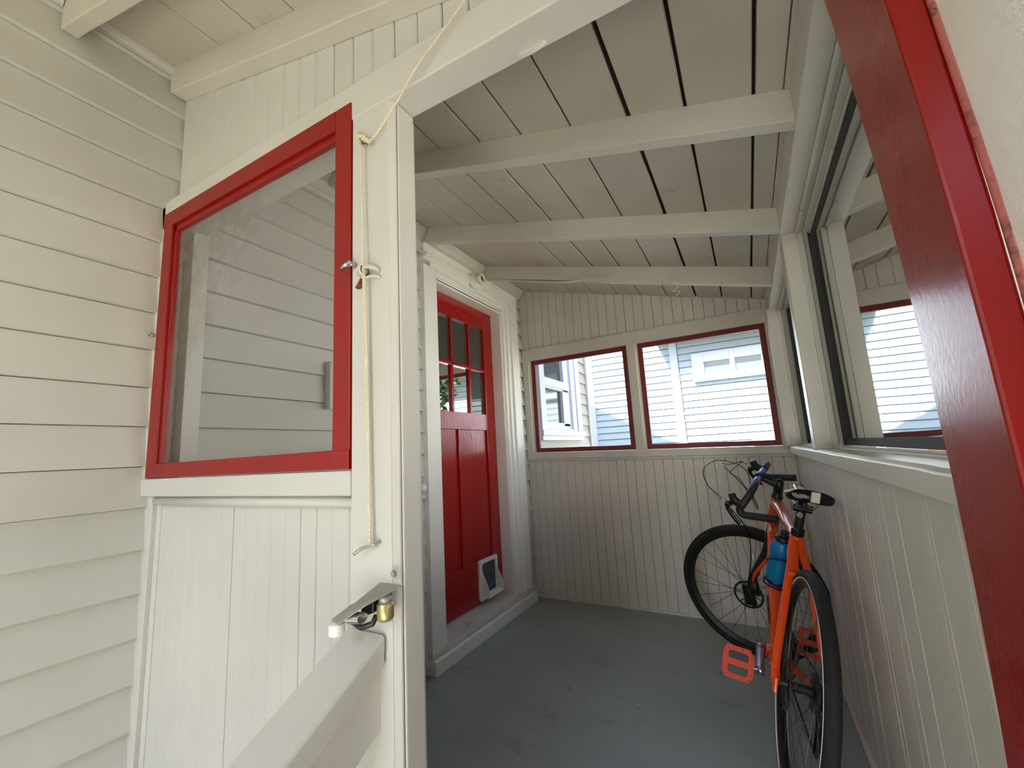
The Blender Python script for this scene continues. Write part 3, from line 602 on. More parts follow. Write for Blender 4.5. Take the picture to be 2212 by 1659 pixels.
# ================================================================== OPEN SCREEN DOOR (right)
sd = empty('door_2', (1.73, YP + .018, 0)); tag(sd, 'open red wooden screen door hinged at the right jamb', kind='structure')
bow = lambda z: -.065 * (z - 1.0) ** 2 + .001     # the old leaf is a little warped
def leaf(nm, mt, x0, x1, y0, y1, z0, z1, n=16, **k):
    m = MB(); m.loft([[(x + bow(z), y, z) for x, y in ((x0, y0), (x1, y0), (x1, y1), (x0, y1))] for z in [z0 + (z1 - z0) * i / n for i in range(n + 1)]]); return m.build(nm, mt, sd, **k)
DH = 1.815; T = .027
leaf('door_stile', M['redgloss2'], 0, T, -.138, 0, .01, DH, bevel=.003)
leaf('door_stile', M['redgloss2'], 0, T, -.80, -.68, .01, DH, bevel=.003)
leaf('door_rail', M['redgloss2'], 0, T, -.68, -.138, DH - .10, DH, bevel=.003)
leaf('door_rail', M['redgloss2'], 0, T, -.68, -.138, .01, .20, bevel=.003)
leaf('door_rail', M['redgloss2'], 0, T, -.68, -.138, .66, .76, bevel=.003)
m = MB(); m.tube([(T + .0005 + bow(z) + .0006 * math.sin(z * 17), -.1405 + .0008 * math.sin(z * 9), z) for z in [.76 + (DH - .86) * i / 24 for i in range(25)]], .003, 8); m.build('screen_bead', M['redworn'], sd, smooth=True)
leaf('insect_screen', M['screen_near'], T + .003, T + .0031, -.69, -.13, .74, DH - .08)
leaf('insect_screen', M['screen_near'], T + .003, T + .0031, -.69, -.13, .18, .68)

# ================================================================== SMALL FITTINGS
# light socket and cable on the casing
ls = empty('light_socket', (.0225, 2.385, 2.255)); tag(ls, 'white ceramic lamp socket without a bulb on the head of the door casing', 'lamp socket')
m = MB(); m.lathe((0, 0, 0), (.05, -.012, -.004), [(0, .054), (.25, .058), (.55, .052), (.62, .036), (1, .034)], 28); m.build('socket_base', M['white'], ls, smooth=True)
m = MB(); m.prof((.05, -.012, -.004), [(.034, 0), (.034, .03), (.026, .03), (.025, 0)], 'X', 28); m.build('socket_collar', M['white'], ls, smooth=True)
m = MB(); m.lathe((.051, -.012, -.004), (.062, -.0145, -.005), [(0, .024), (1, .023)], 20); m.build('contact', M['dark'], ls)
m = MB(); m.tube(catmull([(.012, 2.36, 2.262), (.028, 2.33, 2.262), (.029, 2.2, 2.263), (.030, 1.95, 2.255), (.028, 1.89, 2.25)], 6), .0045, 8); o = m.build('lamp_cable', M['white'], smooth=True); tag(o, 'white painted cable running along the head casing to the lamp socket', 'cable')
cd = empty('cable_conduit', (.03, 1.86, 2.247)); tag(cd, 'short cream conduit sticking out at the upper left of the door casing', 'conduit')
m = MB(); m.tube([(0, .03, 0), (.0, -.35, -.005)], .011, 12); m.build('pipe', M['paint'], cd, smooth=True)
m = MB(); m.tube([(0, .035, 0), (0, -.005, 0)], .015, 12); m.build('conduit_ferrule', M['white'], cd, smooth=True)
m = MB(); m.lathe((.0, 1.825, .915), (.022, 1.825, .915), [(0, .022), (.3, .024), (.8, .018), (1, .001)], 20); o = m.build('doorbell', M['wht'], smooth=True); tag(o, 'small round white doorbell button on the clapboards beside the door casing', 'doorbell')
br = empty('wall_bracket', (.002, 1.215, 1.40)); tag(br, 'grey metal bracket on the house wall, seen through the red framed screen', 'bracket')
m = MB(); m.box(0, .035, -.004, .004, -.1, .1); m.build('flange', M['zinc'], br); m = MB(); m.box(0, .006, -.004, .06, -.1, .1); m.build('back_plate', M['paint'], br, bevel=.001)
m = MB(); m.lathe((.006, .045, -.09), (.01, .045, -.09), [(0, .006), (1, .004)], 10); m.build('screw', M['zinc'], br)

# string on the post with its hooks
yy = YP - .006
def hook(nm, pts, r, mt, label, cat='hook', mt2=None):
    m = MB(); m.tube(catmull(pts, 5), r, 8); o = m.build(nm, mt, smooth=True); tag(o, label, cat); return o
hook('cleat', [(.893, YP, 1.755), (.893, YP - .016, 1.757), (.902, YP - .018, 1.756), (.914, YP - .016, 1.748), (.92, YP - .012, 1.742)], .005, M['string'], 'cord wrapped cleat high on the post')
hook('cleat', [(.886, YP - .006, 1.452), (.896, YP - .015, 1.459), (.91, YP - .017, 1.462), (.925, YP - .012, 1.459), (.932, YP, 1.455)], .0045, M['paint'], 'painted cleat half way up the post')
hook('hook', [(.935, YP, 1.440), (.925, YP - .008, 1.442), (.912, YP - .013, 1.441), (.905, YP - .012, 1.438)], .003, M['paint'], 'thin painted hook just below the middle cleat')
hook('hook', [(.885, YP - .022, .905), (.9, YP - .016, .915), (.925, YP - .012, .922), (.93, YP, .926)], .003, M['zinc'], 'bent wire hook low on the post holding the string ends')
m = MB(); m.lathe((.883, YP - .004, 1.448), (.883, YP - .004, 1.428), [(0, .002), (.3, .004), (.7, .008), (1, .011)], 14); o = m.build('rusty_bell', M['rust'], smooth=True); tag(o, 'small rusty bell shaped nail cap hanging on the post', 'nail cap')
st = MB()
st.tube(catmull([(1.42, .585, 2.10), (1.178, .596, 1.939), (1.06, .592, 1.852), (.996, yy - .004, 1.807), (.925, yy - .006, 1.748), (.905, yy - .013, 1.757)], 5), .0024, 6)
st.tube(catmull([(.897, yy - .012, 1.757), (.899, yy - .008, 1.6), (.905, yy - .012, 1.46), (.907, yy - .006, 1.2), (.915, yy - .006, .915)], 6), .0024, 6)
st.tube(catmull([(.908, yy - .012, 1.46), (.9115, yy - .006, 1.2), (.918, yy - .008, .915)], 6), .0024, 6)
for k in range(4): st.torus((.9, yy - .010, 1.755 + .001 * k), .009 + .001 * k, .0022, 'X' if k % 2 else 'Z', 16, 6)
for k in range(3): st.torus((.903, yy - .008, 1.457), .009 + .001 * k, .0022, 'X', 16, 6)
st.tube(catmull([(.885, yy - .008, 1.448), (.886, yy - .012, 1.458), (.9, yy - .014, 1.462)], 5), .002, 6)
o = st.build('clothes_string', M['string'], smooth=True); tag(o, 'cotton string tied down the front of the post and stretched up to the roof', 'string')

# door latch / strike on the post
la = empty('spring_catch', (.93, YP - .002, .825)); tag(la, 'spring loaded metal door catch on the post above the handrail', 'door catch')
m = MB(); m.hexa([(-.035, -.045, -.008), (.022, -.055, .008), (.055, -.0, .028), (.0, -.0, .028), (-.035, -.045, -.006), (.022, -.055, .010), (.055, -.0, .030), (.0, -.0, .030)]); m.hexa([(-.052, -.062, -.020), (-.026, -.07, -.022), (.022, -.055, .008), (-.020, -.045, .004), (-.052, -.062, -.018), (-.026, -.07, -.020), (.022, -.055, .010), (-.020, -.045, .006)]); m.build('cover_plate', M['zinc'], la, bevel=.0008)
m = MB(); m.lathe((-.038, -.062, -.022), (-.038, -.062, -.042), [(0, .0125), (.1, .0135), (.9, .0135), (1, .011)], 18); m.build('roller', M['wht'], la, smooth=True)
sp = MB(); sp.tube([(-.024 + .036 * t / 120 + 0, -.045 + .012 * math.sin(2 * PI * 10 * t / 120) - .006 * t / 120, -.018 + .008 * math.cos(2 * PI * 10 * t / 120) + .006 * t / 120) for t in range(121)], .0013, 6); sp.build('spring', M['steel'], la, smooth=True)
m = MB(); m.lathe((.035, -.022, .008), (.035, -.022, -.022), [(0, .012), (.15, .0145), (.85, .0145), (1, .012)], 18); m.build('pivot_bushing', M['brass'], la, smooth=True)
m = MB(); m.lathe((.035, -.022, .018), (.035, -.022, .008), [(0, .004), (.3, .011), (1, .012)], 14); m.build('pivot_cap', M['zinc'], la, smooth=True)
m = MB(); m.hexa([(-.016, -.030, -.022), (.018, -.034, -.010), (.020, -.006, -.006), (-.012, -.006, -.018), (-.016, -.030, -.004), (.018, -.034, .010), (.020, -.006, .016), (-.012, -.006, .002)]); m.build('catch_body', M['dsteel'], la, bevel=.002)
m = MB(); m.tube([(-.026, -.04, -.026), (.0, -.042, -.032), (.018, -.035, -.026), (.022, -.03, -.014)], .005, 8); m.build('catch_arm', M['dsteel'], la, smooth=True)
m = MB(); m.lathe((.036, -.001, .048), (.036, -.006, .048), [(0, .006), (1, .005)], 12); m.build('screw', M['zinc'], la)

# handrail
hrl = empty('handrail', (.85, YP - .005, .77)); tag(hrl, 'chipped cream handrail sloping down beside the steps from the post', 'handrail')
L_ = .95; sl = .515
m = MB(); K = 14; R = []
for i in range(K + 1):
    y = -L_ * i / K; z = y * sl; w_ = random.uniform(-.0012, .0012)
    R.append([(0, y, z - .052), (.093, y, z - .050), (.095 + w_, y, z - .006), (.090 + w_, y, z + w_), (.004, y, z + w_), (.0, y, z - .006)])
m.loft(R); m.build('top_rail', M['paint'], hrl, bevel=.002)
m = MB(); R = [];
for y in (.006, -L_): R.append([(.052, y, y * sl - .16), (.078, y, y * sl - .16), (.078, y, y * sl - .05), (.052, y, y * sl - .05)])
R[0][0] = (.052, .006, -.153); m.loft(R); m.build('side_board', M['paint'], hrl, bevel=.002)
for q in (.42, .9):
    m = MB(); m.box(.02, .05, -q - .04, -q + .04, GZ - .77, -q * sl - .05); m.build('baluster', M['paint'], hrl, bevel=.003)

# bits on the floor and dangling twine
for i, (x, y, r, lb, c) in enumerate([(1.0, 2.00, .008, 'pale pebble on the middle of the grey floor', 'pebble'), (1.15, 2.62, .007, 'tiny white crumb on the floor near the front wheel', 'crumb')]):
    m = MB(); m.lathe((0, 0, 0), (0, 0, r * 1.2), [(0, r * .6), (.3, r), (.7, r * .9), (1, r * .3)], 9); o = m.build('pebble' if i == 0 else 'crumb', M['pebble'], smooth=True); o.location = (x, y, fz(x)); tag(o, lb, c)
m = MB(); m.tube(catmull([(1.28, 2.53, cz(1.28) - RD - .008), (1.30, 2.52, cz(1.3) - RD - .03), (1.27, 2.52, cz(1.3) - RD - .045), (1.31, 2.51, cz(1.3) - RD - .06), (1.28, 2.51, cz(1.3) - RD - .085), (1.30, 2.5, cz(1.3) - RD - .10)], 6), .0022, 6); o = m.build('twine', M['string'], smooth=True); tag(o, 'scrap of twine dangling from the third rafter near the back corner', 'twine')
m = MB(); m.tube(catmull([(1.262, YB + .01, 1.96), (1.263, YB + .005, 1.93), (1.268, YB + .0, 1.885)], 5), .0018, 6); o = m.build('white_thread', M['string'], smooth=True); tag(o, 'short white thread hanging over the header between the back windows', 'thread')

# ================================================================== BICYCLE
bO = Vector((1.519, 1.651, .0)); 
bd = Vector((-.09, .996, -.012)).normalized(); bl = Vector((-.971, -.085, .223)); bl = (bl - bd * bl.dot(bd)).normalized(); bu = bd.cross(bl)
bike = empty('bicycle'); BM = Matrix((bd, bl, bu)).transposed().to_4x4(); BM.translation = bO + Vector((0, 0, fz(1.52) + .008)); bike.matrix_world = BM
tag(bike, 'orange and black drop bar bicycle leaning in the corner against the right wall', 'bicycle')
WR = .345
BBp = Vector((.425, 0, .275)); SC = Vector((.283, 0, .755)); HT1 = Vector((.815, 0, .84)); HT0 = Vector((.862, 0, .69))
axs = (HT1 - HT0).normalized(); SA = 1.258
def steer_m(): return Matrix.Translation(HT0) @ Matrix.Rotation(SA, 4, axs) @ Matrix.Translation(-HT0)
SM = steer_m()
def otube(m, a, b, ra, rb, n=16, sq=None, k=8):
    a, b = Vector(a), Vector(b); m.tube([a.lerp(b, i / k) for i in range(k + 1)], [ra + (rb - ra) * i / k for i in range(k + 1)], n, sq=sq)
m = MB()
otube(m, BBp, SC + (SC - BBp).normalized() * .012, .019, .0185)
otube(m, HT0 - axs * .01, HT1 + axs * .004, .027, .024)
otube(m, HT0 + Vector((-.01, 0, .012)), BBp, .026, .025)
m.tube(catmull([HT1 + Vector((-.012, 0, -.026)), (.70, 0, .806), (.45, 0, .768), SC + Vector((0, 0, -.012))], 6), [.025] * 7 + [.021] * 6 + [.017] * 6, 14, sq=(1.15, .85))
m.lathe((.425, -.038, .275), (.425, .038, .275), [(0, .024), (1, .024)], 20)
m.build('frame', M['orange'], bike, smooth=True)
for s in (1, -1):
    m = MB(); m.tube(catmull([SC + Vector((.004, .008 * s, -.004)), SC + Vector((-.022, .015 * s, -.045)), (.215, .022 * s, .67), (.165, .034 * s, .61), (.04, .066 * s, .405), (.0, .069 * s, .345)], 6), [.0125] * 12 + [.011] * 19, 12, sq=(1.2, .9)); m.build('seat_stay', M['orange'], bike, smooth=True)
    m = MB(); m.tube(catmull([(.39, .028 * s, .27), (.30, .036 * s, .283), (.16, .05 * s, .31), (.02, .069 * s, .335), (-.01, .070 * s, .343)], 6), [.013] * 10 + [.010] * 15, 12); m.build('chain_stay', M['orange'], bike, smooth=True)
    m = MB(); m.prism([(-.022, .318), (-.018, .36), (.0, .375), (.03, .372), (.035, .33), (.01, .31), (.008, .33), (-.006, .33), (-.008, .314)], lambda p: (p[0], .066 * s, p[1]), lambda p: (p[0], .074 * s, p[1])); m.build('dropout', M['orange'], bike, bevel=.001)
m = MB(); m.hexa([(.17, .002, .632), (.20, .002, .632), (.20, .030, .632), (.17, .030, .632), (.262, .0, .735), (.285, .0, .735), (.285, .012, .735), (.262, .012, .735)]); m.build('stay_gusset', M['orange'], bike, bevel=.003)
m = MB(); m.box(.165, .195, -.034, .034, .628, .645); m.build('stay_bridge', M['orange'], bike, bevel=.004)
# seat post, clamp, badge
sp_t = (SC - BBp).normalized()
m = MB(); otube(m, SC - sp_t * .01, SC + sp_t * .135, .0155, .0155); m.build('seat_post', M['black'], bike, smooth=True)
m = MB(); otube(m, SC + sp_t * .002, SC + sp_t * .026, .022, .022); m.lathe(SC + sp_t * .02 + Vector((-.02, -.012, 0)), SC + sp_t * .02 + Vector((-.02, .014, 0)), [(0, .006), (1, .006)], 10); m.build('seat_clamp', M['blackg'], bike, smooth=True)
# round badge on the back of the post: a ring with a looped letter
e2 = Vector((0, 1, 0)); e1 = sp_t; en = -(sp_t.cross(e2)); en = en if en.x < 0 else -en
e2b = (e2 * .80 + en * .0).normalized()
bc = SC + sp_t * .085
def onpost(a, b, r=.0162):   # a sideways, b along
    ang = a / r + .35; return bc + e1 * b + en * (math.cos(ang) * r) + e2 * (math.sin(ang) * r)
m = MB(); m.tube([onpost(.0085 * math.cos(t * PI / 12), .0085 * math.sin(t * PI / 12)) for t in range(24)], .0009, 6, closed=True)
m.tube([onpost(-a, b) for a, b in ((-.0035, -.0045), (-.0035, .0045), (.001, .005), (.0035, .003), (.001, .0005), (-.0025, .0), (.0005, -.001), (.004, -.0045))], .0008, 6)
m.build('post_badge', M['reflect'], bike, label='small round white badge with a letter on the seat post')
# saddle, twisted to the right, nose against the wall
sc = SC + sp_t * .155
SY = -math.radians(2)
SMt = Matrix.Translation(sc) @ Matrix.Rotation(SY, 4, 'Z') @ Matrix.Rotation(math.radians(-3), 4, 'Y')
def saddle_sec(u):
    # u -0.135 (tail) .. +0.135 (nose): half width, top height, thickness
    t = (u + .135) / .27
    w = .068 * max(0, 1 - (max(0, t - .12) / .5) ** 1.5) if t < .5 else 0
    w = max(w, .020 + .006 * (1 - t)) * 1.04; w *= min(1, .86 + t * 3, math.sqrt(max(.04, (1.02 - t) / .07)))
    top = .018 + .014 * (2 * t - 1) ** 2 - .008 * t; th = (.040 - .012 * t)
    return w, top, th
m = MB(); R = []
for i in range(27):
    u = -.135 + .27 * i / 26; w_, tp, thk = saddle_sec(u); ring = []
    for k in range(20):
        a = 2 * PI * k / 20; cx_, sy = math.cos(a), math.sin(a)
        yv = w_ * (abs(cx_) ** .5) * (1 if cx_ > 0 else -1)
        zv = tp + (.006 * sy if sy > 0 else -thk * abs(sy) ** .7 * .85) - .010 * (abs(yv) / .07) ** 2
        ring.append((u, yv, zv))
    R.append(ring)
m.loft(R); m.tf(SMt); m.build('saddle', M['blackg'], bike, smooth=True)
sad = bpy.data.objects['saddle']
# ivory edging, centre panel and printed arcs on the saddle
def sad_pt(u, c, grow=1.0):      # point of the skin at section u, angle c
    w_, tp, thk = saddle_sec(u); cx_, sy = math.cos(c), math.sin(c); yv = w_ * grow * (abs(cx_) ** .5) * (1 if cx_ > 0 else -1)
    return (u, yv, tp + ((.006 * sy) if sy > 0 else -thk * abs(sy) ** .7 * .85) * grow - .010 * (abs(yv) / .07) ** 2 + (.001 if grow > 1 else 0))
m = MB(); R = [[sad_pt(u, c, 1.02) for c in (math.radians(100), math.radians(90), math.radians(78), math.radians(66), math.radians(66), math.radians(100))] for u in [-.12 + .2 * i / 14 for i in range(15)]]
m.loft(R); m.tf(SMt); m.build('saddle_top_panel', M['ivory'], sad, smooth=True, label='ivory panel along the top of the saddle')
m = MB(); m.tube([sad_pt(-.134 + .003 * abs(k - 6) / 6, math.radians(60 - k * 9.5), 1.0) for k in range(0, 7)] + [sad_pt(-.128 + .012 * k, math.radians(2), 1.0) for k in range(7)], [.004] * 14, 8); m.tf(SMt); m.build('saddle_edge', M['ivory'], sad, smooth=True, label='ivory edging on the left wing of the saddle')
m = MB(); m.loft([[(-.1385, y, .032), (-.128, y, .038), (-.122, y, .0), (-.1365, y, -.002)] for y in (-.026, -.012, 0.0)]); m.tf(SMt); m.build('saddle_band', M['ivory'], sad, bevel=.002, label='ivory centre panel at the saddle tail')
m = MB()
for q in (.008, .013, .018):   # concentric arcs on the left tail face
    m.tube([(-.1365, .036 + q * math.cos(PI + PI * k / 10), .020 + q * .8 * math.sin(PI + PI * k / 10)) for k in range(11)], .0009, 6)
m.tf(SMt); m.build('saddle_motif', M['ivory'], sad, label='pale concentric arcs printed on the saddle tail')
m = MB()
for s in (1, -1): m.tube(catmull([(-.085, .035 * s, -.012), (-.06, .024 * s, -.032), (-.02, .022 * s, -.036), (.04, .022 * s, -.036), (.085, .012 * s, -.010), (.10, .008 * s, .0)], 5), .0034, 8)
m.tf(SMt); m.build('saddle_rail', M['steel'], bike, smooth=True)
m = MB(); m.box(-.03, .03, -.028, .028, -.045, -.028); m.tube([(-.035, 0, -.045), (-.035, 0, -.02)], .006, 8); m.tube([(.033, 0, -.05), (.033, 0, -.02)], .006, 8); m.lathe((0, -.03, -.045), (0, .03, -.045), [(0, .014), (1, .014)], 14); m.tf(SMt); m.build('saddle_clamp', M['blackg'], bike, bevel=.003)

def wheel(nm, c, steer, front):
    w = bpy.data.objects.new(nm, None); COL.objects.link(w); w.parent = bike
    mt = Matrix.Translation(c); mt = (SM @ mt) if steer else mt
    def B(m, n, mat_, **k): m.tf(mt); return m.build(n, mat_, w, **k)
    m = MB(); m.torus((0, 0, 0), WR - .018, .0185, 'Y', 96, 16, ry=.0185); 
    if not front:   # side knobs
        for i in range(96):
            a = 2 * PI * i / 96
            for s in (1, -1):
                r0 = WR - .006; cc = Vector((r0 * math.cos(a), .010 * s, r0 * math.sin(a))); rad = Vector((math.cos(a), 0, math.sin(a))); tn = Vector((-math.sin(a), 0, math.cos(a))); ss = Vector((0, s, 0)); nn = (rad * .8 + ss * .6).normalized(); bb = nn.cross(tn)
                P = [cc + tn * p * .007 + bb * q * .004 + nn * r_ for r_ in (0, .0035) for p, q in ((-1, -1), (1, -1), (1, 1), (-1, 1))]
                m.hexa(P)
    B(m, 'tire', M['tyref'] if front else M['tyre'], smooth=front)
    m = MB(); m.prof((0, 0, 0), [(WR - .031, -.014), (WR - .031, .014), (WR - .040, .0135), (WR - .060 if front else WR - .055, .004), (WR - .060 if front else WR - .055, -.004), (WR - .040, -.0135)], 'Y', 96); B(m, 'rim', M['rim'], smooth=False)
    if not front:
        m = MB(); m.prof((0, 0, 0), [(WR - .0295, .0150), (WR - .0265, .0172), (WR - .0270, .0185), (WR - .0300, .0163)], 'Y', 128); m.prof((0, 0, 0), [(WR - .0295, -.0150), (WR - .0265, -.0172), (WR - .0270, -.0185), (WR - .0300, -.0163)], 'Y', 128); B(m, 'reflective_stripe', M['reflect'], label='thin white reflective line on the tyre wall')
    else:
        m = MB()
        for k in range(9):
            a = math.radians(62 - k * 1.7); r0 = WR - .015
            m.tube([((r0 - .002) * math.cos(a), .0187, (r0 - .002) * math.sin(a)), ((r0 + .002) * math.cos(a - .008), .0184, (r0 + .002) * math.sin(a - .008))], .0006, 5)
        B(m, 'tire_marking', M['zinc'])
    m = MB(); m.lathe((0, -.05, 0), (0, .05, 0), [(0, .009), (.12, .012), (.15, .026), (.2, .026), (.24, .013), (.76, .013), (.8, .026), (.85, .026), (.88, .012), (1, .009)], 24); m.lathe((0, -.072, 0), (0, .072, 0), [(0, .008), (1, .008)], 12); B(m, 'hub', M['black'], smooth=False)
    ns = 24 if front else 28
    for i in range(ns):
        a = 2 * PI * i / ns; s = 1 if i % 2 else -1; off = (.9 if (i // 2) % 2 else -.9)
        m = MB(); m.tube([(.024 * math.cos(a + off), .033 * s, .024 * math.sin(a + off)), ((WR - .052) * math.cos(a), .003 * s, (WR - .052) * math.sin(a))], .0011, 5); B(m, 'spoke', M['spoke'] if not front else M['dsteel'])
    m = MB()
    m.prof((0, .04, 0), [(.060, 0), (.070, 0), (.070, .0018), (.060, .0018)], 'Y', 48)
    for i in range(6):
        a = 2 * PI * i / 6; m.tube([(.02 * math.cos(a), .041, .02 * math.sin(a)), (.061 * math.cos(a + .35), .041, .061 * math.sin(a + .35))], .0025, 6)
    for i in range(24):
        a = 2 * PI * i / 24; m.tube([(.058 * math.cos(a), .041, .058 * math.sin(a)), (.072 * math.cos(a + .1), .041, .072 * math.sin(a + .1))], .0014, 5)
    B(m, 'brake_rotor', M['dsteel'])
    if front:
        m = MB(); m.tube([(WR * .0 + (WR - .053) * math.cos(-1.5), 0, (WR - .053) * math.sin(-1.5)), ((WR - .09) * math.cos(-1.5), 0, (WR - .09) * math.sin(-1.5))], .0026, 8); B(m, 'valve', M['steel'])
    else:
        m = MB()
        for k, r0 in enumerate((.052, .047, .042, .037, .032, .028, .025)): m.prof((0, -.032 - k * .0035, 0), [(.016, 0), (r0, 0), (r0, .0018), (.016, .0018)], 'Y', 40)
        for k, r0 in enumerate((.052, .047, .042, .037, .032)):
            nt_ = int(r0 * 2 * PI / .0127)
            for i in range(nt_):
                a = 2 * PI * i / nt_; m.box(r0 * math.cos(a) - .0018, r0 * math.cos(a) + .0018, -.032 - k * .0035, -.030 - k * .0035, r0 * math.sin(a) - .0018, r0 * math.sin(a) + .0018)
        B(m, 'cassette', M['dsteel'])
    return w
wheel('rear_wheel', Vector((0, 0, WR)), False, False)
FHs = Vector((1.02, 0, WR - .002))
wheel('front_wheel', FHs, True, True)
# fork
def SB(m, n, mat_, par=bike, **k): m.tf(SM); return m.build(n, mat_, par, **k)
m = MB(); cr = HT0 - axs * .02
for s in (1, -1):
    m.tube(catmull([cr + Vector((0, .012 * s, .0)), cr + Vector((.006, .040 * s, -.016)), cr + Vector((.025, .052 * s, -.075)), (.985, .053 * s, .44), (1.018, .053 * s, .345)], 7), [.018] * 7 + [.017] * 8 + [.014] * 8 + [.010] * 6, 12)
m.lathe(cr - axs * .012, cr + axs * .012, [(0, .024), (1, .030)], 18)
m.box(.985, 1.035, .05, .062, .30, .40); m.box(.96, 1.0, .045, .07, .36, .425)
fk = SB(m, 'fork', M['black'], smooth=True)
for s in (1, -1):
    m = MB(); m.tube([cr + Vector((.002, .052 * s, -.035)), cr + Vector((.018, .060 * s, -.11)), (.965, .060 * s, .47), (.992, .058 * s, .40)], [.0105, .0105, .009, .006], 10); SB(m, 'fork_stripe', M['orange'], fk, smooth=True, label='orange inner face of the fork blade')
m = MB(); m.box(.950, .957, .0685, .0695, .545, .572); m.tf(Matrix.Identity(4)); SB(m, 'fork_sticker', M['reflect'], fk)
# headset, stem, bar
m = MB(); m.lathe(HT1, HT1 + axs * .034, [(0, .026), (.1, .0265), (.35, .022), (1, .019)], 22); m.lathe(HT1 + axs * .034, HT1 + axs * .085, [(0, .0205), (.85, .0205), (.9, .018), (1, .017)], 20); m.lathe(HT1 + axs * .085, HT1 + axs * .094, [(0, .012), (.6, .013), (1, .008)], 16); SB(m, 'headset', M['black'], smooth=True)
stc = HT1 + axs * .062; BC = Vector((.872, 0, .942))
m = MB(); otube(m, stc, BC, .019, .0165); m.lathe(BC + Vector((0, -.024, 0)), BC + Vector((0, .024, 0)), [(0, .021), (.12, .0225), (.88, .0225), (1, .021)], 20); SB(m, 'stem', M['black'], smooth=True)
HB = Matrix.Translation(BC) @ Matrix.Rotation(math.radians(-8), 4, 'X') @ Matrix.Translation(-BC)
def SBH(m, n, mat_, par=bike, **k): m.tf(HB); return SB(m, n, mat_, par, **k)
m = MB(); m.lathe(BC + Vector((0, -.095, 0)), BC + Vector((0, .095, 0)), [(0, .0135), (.2, .0155), (.3, .0165), (.7, .0165), (.8, .0155), (1, .0135)], 20); SBH(m, 'handlebar', M['barmetal'], smooth=True)
for s in (1, -1):
    pts = catmull([BC + Vector((0, .088 * s, 0)), BC + Vector((0, .14 * s, -.002)), (.880, .182 * s, .928), (.903, .203 * s, .899), (.926, .210 * s, .868), (.912, .215 * s, .847), (.868, .218 * s, .842), (.772, .222 * s, .836)], 6)
    m = MB(); m.tube(pts, .0165, 14); SBH(m, 'bar_tape', M['tape'], smooth=True)
    m = MB(); m.tube(catmull([(.905, .205 * s, .893), (.928, .204 * s, .898), (.944, .200 * s, .915), (.950, .198 * s, .944)], 6), [.019] * 7 + [.018] * 6 + [.016] * 5 + [.014], 14, sq=(.85, 1.1)); hd = SBH(m, 'brake_hood', M['black'], smooth=True)
    m = MB(); m.tube(catmull([(.955, .203 * s, .90), (.978, .205 * s, .888), (.976, .208 * s, .86), (.955, .214 * s, .82), (.938, .218 * s, .798)], 6), [.009] * 8 + [.007] * 16 + [.005], 8, sq=(.6, 1.3)); SBH(m, 'brake_lever', M['blackg'], hd, smooth=True)
    m = MB(); m.tube([(.963, .210 * s, .888), (1.006, .212 * s, .938)], .006, 10); SBH(m, 'cable_barrel', M['steel'], hd, smooth=True)
# brake and gear hoses
hb = lambda p: tuple(HB @ Vector(p))
m = MB()
m.tube(catmull([hb((1.006, .212, .938)), hb((1.05, .20, .99)), hb((1.075, .14, 1.04)), hb((1.04, .05, 1.05)), hb((.98, -.03, 1.0)), hb((.94, -.05, .94)), (.93, -.02, .86), (.90, .02, .79)], 8), .0022, 7)
m.tube(catmull([hb((1.006, -.212, .938)), hb((1.07, -.19, .93)), hb((1.085, -.12, .965)), hb((1.04, -.03, .985)), hb((.985, .02, .955)), (.935, .015, .87), (.905, .02, .78)], 8), .0022, 7)
m.tube(catmull([hb((1.006, -.212, .938)), hb((1.06, -.16, .90)), hb((1.03, -.06, .93)), hb((.97, .0, .93)), (.925, -.02, .82)], 8), .002, 7)
m.tube(catmull([hb((.995, .19, .87)), (.985, .12, .80), (.955, .07, .69), (.965, .060, .56), (1.0, .064, .42)], 8), .0026, 7)
SB(m, 'brake_hose', M['blackg'], smooth=True)
# cranks, rings, pedals
def pedal(c, tilt, lab):
    p = MB(); W_, D_, H_ = .052, .054, .0065
    outer = [(-W_, -D_ * .55), (-W_ * .72, -D_), (W_ * .8, -D_), (W_, -D_ * .6), (W_, D_ * .6), (W_ * .8, D_), (-W_ * .72, D_), (-W_, D_ * .55)]
    def hole(y0, y1): return [(-W_ * .60, y0 + .006), (-W_ * .45, y0), (W_ * .45, y0), (W_ * .60, y0 + .006), (W_ * .60, y1 - .006), (W_ * .45, y1), (-W_ * .45, y1), (-W_ * .60, y1 - .006)]
    R_ = Matrix.Translation(c) @ Matrix.Rotation(tilt, 4, 'Y') @ Matrix.Rotation(PI / 2, 4, 'Z')
    # frame as outer ring plus centre bar
    inn = hole(-D_ * .68, D_ * .68)
    A = [(q[0], q[1], -H_) for q in outer]; B_ = [(q[0], q[1], H_) for q in outer]; C_ = [(q[0], q[1], H_) for q in inn]; D2 = [(q[0], q[1], -H_) for q in inn]
    p.loft([A, B_, C_, D2, A], cap=False); p.box(-W_ * .66, W_ * .66, -.011, .011, -H_, H_); p.tf(R_)
    o = p.build('pedal', M['orangeped'], bike, bevel=.0015, label=lab)
    q = MB()
    for (px_, py_) in ((-.036, -.044), (-.012, -.046), (.016, -.046), (.036, -.042), (-.036, .044), (-.012, .046), (.016, .046), (.036, .042), (-.042, -.026), (.045, -.026), (-.042, .026), (.045, .026)):
        q = MB(); q.lathe((px_, py_, -H_ - .003), (px_, py_, H_ + .003), [(0, .0022), (1, .0022)], 8); q.tf(R_); q.build('pedal_pin', M['dsteel'], o)
